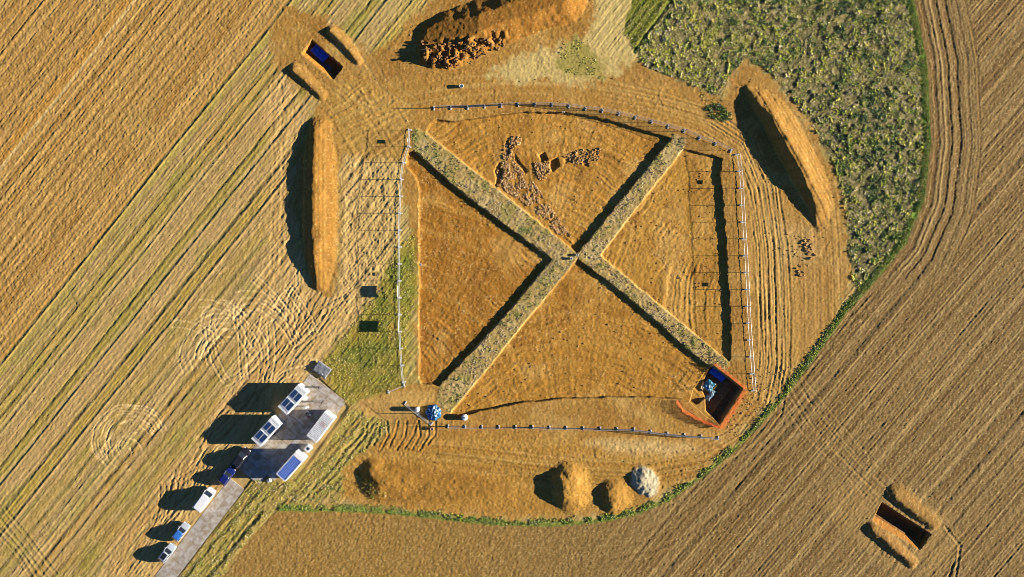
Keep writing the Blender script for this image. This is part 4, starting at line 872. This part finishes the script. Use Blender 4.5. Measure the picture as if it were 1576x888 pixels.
# yellow cord barrier around steps of the pit
YEL = mat('yellow_cord', (.75, .42, .04), .6)
c = P(1070, 612); t = empty('cord_barrier', (c.x, c.y, 0)); tag(t, 'yellow cord barrier strung on stakes left of the fenced pit', 'cord barrier')
pts = [(1084, 572), (1066, 600), (1060, 618), (1085, 640), (1100, 650)]; cd = MB()
for a, b_ in zip(pts[:-1], pts[1:]):
    A = P(*a) - c; B = P(*b_) - c
    for z in (.5, .85): cd.tube((A.x, A.y, z - .46 * (a[0] < 1085 and a[1] < 615)), (B.x, B.y, z - .46 * (b_[1] < 615)), .022, 5)
cd.build('cord', YEL, t)
for a in pts:
    A = P(*a) - c; zg = float(gz(*a)); MB().tube((A.x, A.y, zg - .1), (A.x, A.y, .9 if a[1] > 615 else .45), .02, 6).build('stake', WOODM, t)
# ------------------------------------------------------------------ people
def skinned(name, chain, parent, m_, root=0, sub=2):
    vs, es, rs = chain; me = bpy.data.meshes.new(name); me.from_pydata(vs, es, []); me.materials.append(m_)
    o = bpy.data.objects.new(name, me); C.objects.link(o); o.parent = parent
    md = o.modifiers.new('skin', 'SKIN'); md.use_smooth_shade = True
    if not me.skin_vertices: 
        try: me.attributes.new
        except Exception: pass
    for i, r_ in enumerate(rs): me.skin_vertices[0].data[i].radius = (r_, r_); me.skin_vertices[0].data[i].use_root = (i == root)
    s_ = o.modifiers.new('sub', 'SUBSURF'); s_.levels = sub; s_.render_levels = sub; return o
SKIN = mat('skin', (.45, .25, .17), .6); HAIRS = [mat('dark_hair', (.03, .018, .01), .7), mat('fair_hair', (.30, .18, .08), .7)]
def person(px, py, ang, top, legs, label, hat=None, bend=0.0, arm=0.3, z0=.03):
    c = P(px, py, 1.2); t = empty('person', (c.x, c.y, z0), ang); tag(t, label, 'person', 'people standing on the concrete yard')
    b = bend; f = lambda z, x=0: (x + b * max(0, z - .9) * 1.0, z - .25 * b * max(0, z - .9))
    def J(x, y, z): xx, zz = f(z, x); return (xx, y, zz)
    vs = [J(0, 0, .95), J(0, 0, 1.15), J(0, 0, 1.38), J(0, 0, 1.50), J(.01, 0, 1.60), J(.02, 0, 1.70), J(0, .19, 1.40), J(arm * .4, .25, 1.12), J(arm, .22, .90), J(0, -.19, 1.40), J(arm * .3, -.25, 1.12), J(arm * .8, -.22, .90),
          (0, .10, .90), (.03, .11, .48), (-.02, .12, .07), (.14, .13, .03), (0, -.10, .90), (.05, -.11, .48), (.06, -.12, .07), (.22, -.13, .03)]
    es = [(0, 1), (1, 2), (2, 3), (3, 4), (4, 5), (2, 6), (6, 7), (7, 8), (2, 9), (9, 10), (10, 11), (0, 12), (12, 13), (13, 14), (14, 15), (0, 16), (16, 17), (17, 18), (18, 19)]
    rs = [.13, .12, .14, .055, .095, .09, .06, .042, .03, .06, .042, .03, .085, .058, .04, .03, .085, .058, .04, .03]
    for sgn, wi in ((1, 8), (-1, 11)):                                   # palm, four fingers and a thumb
        w_ = Vector(vs[wi]); palm = len(vs); vs.append(tuple(w_ + Vector((.03, 0, -.06)))); es.append((wi, palm)); rs.append(.026)
        for k in range(4):
            o_ = Vector((.018 * (k - 1.5), 0, 0)); l_ = (.065, .075, .07, .055)[k]; i0 = len(vs)
            vs.append(tuple(w_ + Vector((.035, 0, -.09)) + o_)); rs.append(.009); es.append((palm, i0)); vs.append(tuple(w_ + Vector((.035, -.015 * sgn, -.09 - l_)) + o_)); rs.append(.008); es.append((i0, i0 + 1))
        i0 = len(vs); vs.append(tuple(w_ + Vector((.075, -.02 * sgn, -.085)))); rs.append(.010); es.append((palm, i0))
    skinned('body', (vs, es, rs), t, SKIN)
    V_ = lambda ids: [vs[i] for i in ids]
    ids = [0, 1, 2, 3, 6, 7, 8, 9, 10, 11]; e2 = [(0, 1), (1, 2), (2, 3), (2, 4), (4, 5), (5, 6), (2, 7), (7, 8), (8, 9)]
    skinned('jacket', (V_(ids), e2, [.16, .15, .17, .075, .085, .062, .048, .085, .062, .048]), t, top)
    ids = [0, 12, 13, 14, 16, 17, 18]; e2 = [(0, 1), (1, 2), (2, 3), (0, 4), (4, 5), (5, 6)]
    skinned('trousers', (V_(ids), e2, [.15, .105, .078, .062, .105, .078, .062]), t, legs)
    for a_, d_ in ((14, 15), (18, 19)): skinned('shoe', ([vs[a_], vs[d_]], [(0, 1)], [.06, .042]), t, DARK)
    hd = Vector(vs[5]); h = MB(); bmesh.ops.create_uvsphere(h.bm, u_segments=20, v_segments=14, radius=.112)
    for v in list(h.bm.verts):
        if v.co.z < -.02 and v.co.x > -.02: h.bm.verts.remove(v)
    for v in h.bm.verts: v.co.x *= 1.08; v.co.z *= 1.05
    h.build('hair', random.choice(HAIRS), t, True, (hd.x - .012, hd.y, hd.z + .0))
    fc = MB(); fc.tube((hd.x + .09, 0, hd.z - .04), (hd.x + .125, 0, hd.z - .05), .014, 6, .02).build('nose', SKIN, t)
    for sy in (-1, 1): MB().tube((hd.x + .095, sy * .034, hd.z - .015), (hd.x + .103, sy * .034, hd.z - .015), .012, 8).build('eye', DARK, t)
    MB().box((hd.x + .095, 0, hd.z - .085), (.01, .045, .01)).build('mouth', RED, t)
    if hat:
        k = MB(); k.tube((hd.x, hd.y, hd.z + .03), (hd.x, hd.y, hd.z + .14), .125, 18, .10); k.tube((hd.x, hd.y, hd.z + .02), (hd.x, hd.y, hd.z + .035), .20, 18); k.build('hat', hat, t, False)
    return t
PINK = mat('pink_cloth', (.55, .12, .16), .8, var=.2); BLK = mat('dark_cloth', (.02, .022, .03), .85); NVY = mat('navy_cloth', (.03, .05, .13), .85); LBL = mat('pale_blue_cloth', (.35, .45, .6), .8); WCL = mat('white_cloth', (.75, .74, .70), .8); KHK = mat('khaki_cloth', (.3, .22, .1), .85)
person(474.5, 642, R(100), PINK, BLK, 'person in a pink top standing in the shade of the rusty roofed container', bend=.35)
person(470, 637.5, R(-20), BLK, BLK, 'person in black clothes in the small group on the yard', bend=.2)
person(479, 637.5, R(180), NVY, NVY, 'person in navy with a white hat in the small group on the yard', WCL)
person(474, 633.5, R(-90), LBL, NVY, 'person in a pale blue top at the top of the small group on the yard')
person(471.8, 626.5, R(-60), WCL, KHK, 'person in a cream top and white hat standing in the sun by the upper cabin', WCL)
person(496, 619.5, R(150), BLK, BLK, 'person in dark clothes standing alone in the sun in the middle of the yard')
person(491.5, 597, R(200), BLK, NVY, 'person in dark clothes at the upper end of the yard')

# ------------------------------------------------------------------ plants: thousands of leaf blades in clumps
leafm = attr_mat('leaf', .7, 14, .15, 0)
def tufts(name, pts, size, nleaf, pal, wts, kind='stuff', label=None, cat=None, spread=.35, wid=.4, tilt=(15, 75)):
    pts = np.array(pts, float); N = len(pts); z = gz(pts[:, 0], pts[:, 1])
    cx = np.repeat((pts[:, 0] - 788) / SC, nleaf); cy = np.repeat((444 - pts[:, 1]) / SC, nleaf); cz = np.repeat(z, nleaf)
    sz = np.repeat(size, nleaf) if np.ndim(size) else np.full(N * nleaf, size); M = N * nleaf
    a = rng.uniform(0, 2 * np.pi, M); el = np.radians(rng.uniform(tilt[0], tilt[1], M)); Ln = sz * rng.uniform(.5, 1.05, M); W_ = Ln * wid * rng.uniform(.6, 1.3, M)
    off = sz * spread * np.sqrt(rng.random(M)); oa = rng.uniform(0, 2 * np.pi, M)
    b = np.stack([cx + off * np.cos(oa), cy + off * np.sin(oa), cz - .02 + rng.uniform(0, .35, M) * sz * .4], -1)
    d = np.stack([np.cos(a) * np.cos(el), np.sin(a) * np.cos(el), np.sin(el)], -1); p = np.stack([-np.sin(a), np.cos(a), rng.uniform(-.3, .3, M)], -1)
    mid = b + d * (Ln * .55)[:, None]; tip = b + d * Ln[:, None]; tip[:, 2] -= Ln * .18
    Vv = np.stack([b, mid + p * (W_ / 2)[:, None], tip, mid - p * (W_ / 2)[:, None]], 1).reshape(-1, 3)
    Fq = np.arange(M * 4).reshape(-1, 4)
    pal = np.array(pal, float); ci = wts if len(wts) == N else rng.choice(len(pal), N, p=np.array(wts) / sum(wts)); cc = np.repeat(pal[ci], nleaf, 0) * rng.uniform(.7, 1.3, (M, 1))
    sw_ = rng.random(M) < .25; cc[sw_] = pal[rng.choice(len(pal), sw_.sum())]
    o = mesh_np(name, Vv, Fq, np.repeat(cc, 4, 0), leafm, False); tag(o, label, cat, None, kind); return o
G1, G2, G3, G4, ST1, ST2, PU, YL = (.08, .13, .03), (.24, .32, .045), (.05, .10, .035), (.46, .44, .06), (.62, .50, .30), (.46, .37, .20), (.36, .30, .22), (.55, .46, .11)
sp_ = np.array(scatter(SCRUB, 40000, 2)); kk = (sdp(PLO, sp_[:, 0], sp_[:, 1]) > 9) & (fbm(sp_[:, 0] / 7, sp_[:, 1] / 7, 201, 3) > np.where(sp_[:, 1] > 130, -.12, -.30) + .3 * fbm(sp_[:, 0] / 50, sp_[:, 1] / 50, 241, 2) + .25 * (np.abs(sp_[:, 0] - 1112 - .12 * (150 - sp_[:, 1])) < 9) * (sp_[:, 1] > 50))
sp_ = [tuple(v) for v in sp_[kk]]
spn = fbm(np.array(sp_)[:, 0] / 8, np.array(sp_)[:, 1] / 8, 231, 3)
spn2 = fbm(np.array(sp_)[:, 0] / 11, np.array(sp_)[:, 1] / 11, 233, 3)
PALS = np.array([G3, G1, G2, G4, YL, ST1, ST2, G4]); tone = np.clip(((spn2 + .55) / 1.1 * 8 + rng.normal(0, 1.6, len(sp_)) + 2.2 * fbm(np.array(sp_)[:, 0] / 60, np.array(sp_)[:, 1] / 60, 235, 2) + 1.6 * (np.array(sp_)[:, 0] < 1110) - .8), 0, 7.99).astype(int)
tufts('scrub', sp_, np.clip(.25 + .42 * spn, .08, .6) * rng.uniform(.7, 1.35, len(sp_)), 9, PALS, tone, label='rough knee high scrub of mixed green and straw weeds', tilt=(10, 52), wid=.7)
ed = []
for a, b_ in zip(BORD[1:-1], BORD[2:]):
    n_ = int(math.hypot(b_[0] - a[0], b_[1] - a[1]) * 11)
    for i in range(n_):
        u = rng.random(); w_ = abs(rng.normal(0, 3.4)) + .3; dx, dy = b_[0] - a[0], b_[1] - a[1]; l_ = math.hypot(dx, dy)
        nx_, ny_ = dy / l_, -dx / l_
        x, y = a[0] + dx * u, a[1] + dy * u
        ed.append((x - nx_ * w_ + rng.normal(0, .6), y - ny_ * w_ + rng.normal(0, .6)))
k = [float(v) for v in sdp(PLO, np.array([e[0] for e in ed], np.float32), np.array([e[1] for e in ed], np.float32))]
bad = sum(1 for v in k if v < -2) > len(k) / 2
if bad:
    ed2 = []
    for (x, y), v in zip(ed, k): ed2.append((x, y))
    # mirrored to the inner side of the border
    ed = []
    for a, b_ in zip(BORD[1:-1], BORD[2:]):
        n_ = int(math.hypot(b_[0] - a[0], b_[1] - a[1]) * (20 if a[1] < 480 and a[0] > 1200 else 11)); dx, dy = b_[0] - a[0], b_[1] - a[1]; l_ = math.hypot(dx, dy)
        for i in range(n_):
            u = rng.random(); w_ = abs(rng.normal(0, 3.4)) * (1.5 if a[1] < 480 and a[0] > 1200 else 1) + .3; ed.append((a[0] + dx * u + dy / l_ * w_ + rng.normal(0, .6), a[1] + dy * u - dx / l_ * w_ + rng.normal(0, .6)))
ed = [e for e, v in zip(ed, fbm(np.array([e[0] for e in ed]) / 12, np.array([e[1] for e in ed]) / 12, 205, 2)) if v > (-.12 if e[0] < 1200 else -.5)]
tufts('grass_strip', ed, rng.uniform(.12, .36, len(ed)), 9, [(.16, .28, .04), (.26, .38, .06), G1, G3, G4, YL, ST1], [4, 5, 3, 2, 3, 2, 1], label='bright green grassy strip between the site and the ploughed field', tilt=(20, 65))
bk = np.array(clump_noise(scatter(BAULK, 11000, .5), 6, 207, .0)); bt = fbm(bk[:, 0] / 28, bk[:, 1] / 28, 245, 2)
tone = np.clip((bt + .4) / .8 * 7 + rng.normal(0, 1.3, len(bk)), 0, 6.99).astype(int)
tufts('baulk_weeds', bk, rng.uniform(.08, .26, len(bk)), 8, [(.62, .50, .32), ST1, (.40, .30, .18), PU, G4, G2, (.13, .20, .05)], tone, label='dry and green weeds growing on the cross shaped baulk', wid=.35)
gr = clump_noise(scatter(GR, 5500, 1), 12, 209, -.2)
tufts('grass', gr, rng.uniform(.08, .24, len(gr)), 7, [G4, G2, YL, (.34, .24, .07), ST1], [4, 3, 4, 2, 2], label='olive grass beside the left fence')
rg_ = clump_noise(scatter(RG, 5200, 1), 9, 211, -.05)
tufts('grass', rg_, rng.uniform(.1, .3, len(rg_)), 7, [G4, G2, G1, YL, ST1, ST2], [4, 3, 3, 2, 4, 3], label='rutted grass verge around the containers')
bs = scatter([(1083, 166), (1095, 158), (1108, 160), (1124, 172), (1126, 184), (1112, 188), (1095, 181)], 120)
tufts('nettle_patch', bs, rng.uniform(.2, .5, len(bs)), 12, [G1, G2, (.09, .17, .05), (.30, .32, .22)], [4, 4, 4, 1], kind=None, label='isolated clump of dark green leafy weeds on the bare soil above the top right fence', cat='plant clump')
ex = clump_noise(scatter([(850, 60), (905, 60), (925, 95), (930, 128), (905, 118), (850, 108)], 500), 12, 213, 0) + scatter([(962, 50), (985, -20), (1035, -20), (1029, 0), (976, 76)], 900) + clump_noise(scatter([(1060, 130), (1110, 150), (1130, 170), (1126, 195), (1085, 160)], 260), 10, 215, 0) + clump_noise(scatter([(440, 740), (520, 700), (640, 790), (560, 786), (440, 782)], 900), 10, 216, .0)
tufts('grass', ex, rng.uniform(.1, .28, len(ex)), 7, [G4, G2, YL, G1, ST1], [3, 3, 2, 2, 2], label='thin grass patches above the dig and beside the lower verge')
sg = clump_noise(scatter([(340, 230), (640 - 230, 60), (430, 100), (430, 430), (250, 640), (60, 880), (0, 888), (0, 560), (84, 448)], 9000), 16, 217, .12)
tufts('stubble_regrowth', sg, rng.uniform(.04, .12, len(sg)), 5, [G4, YL, ST1, G2], [3, 3, 3, 1], label='green regrowth sprouting through the stubble')
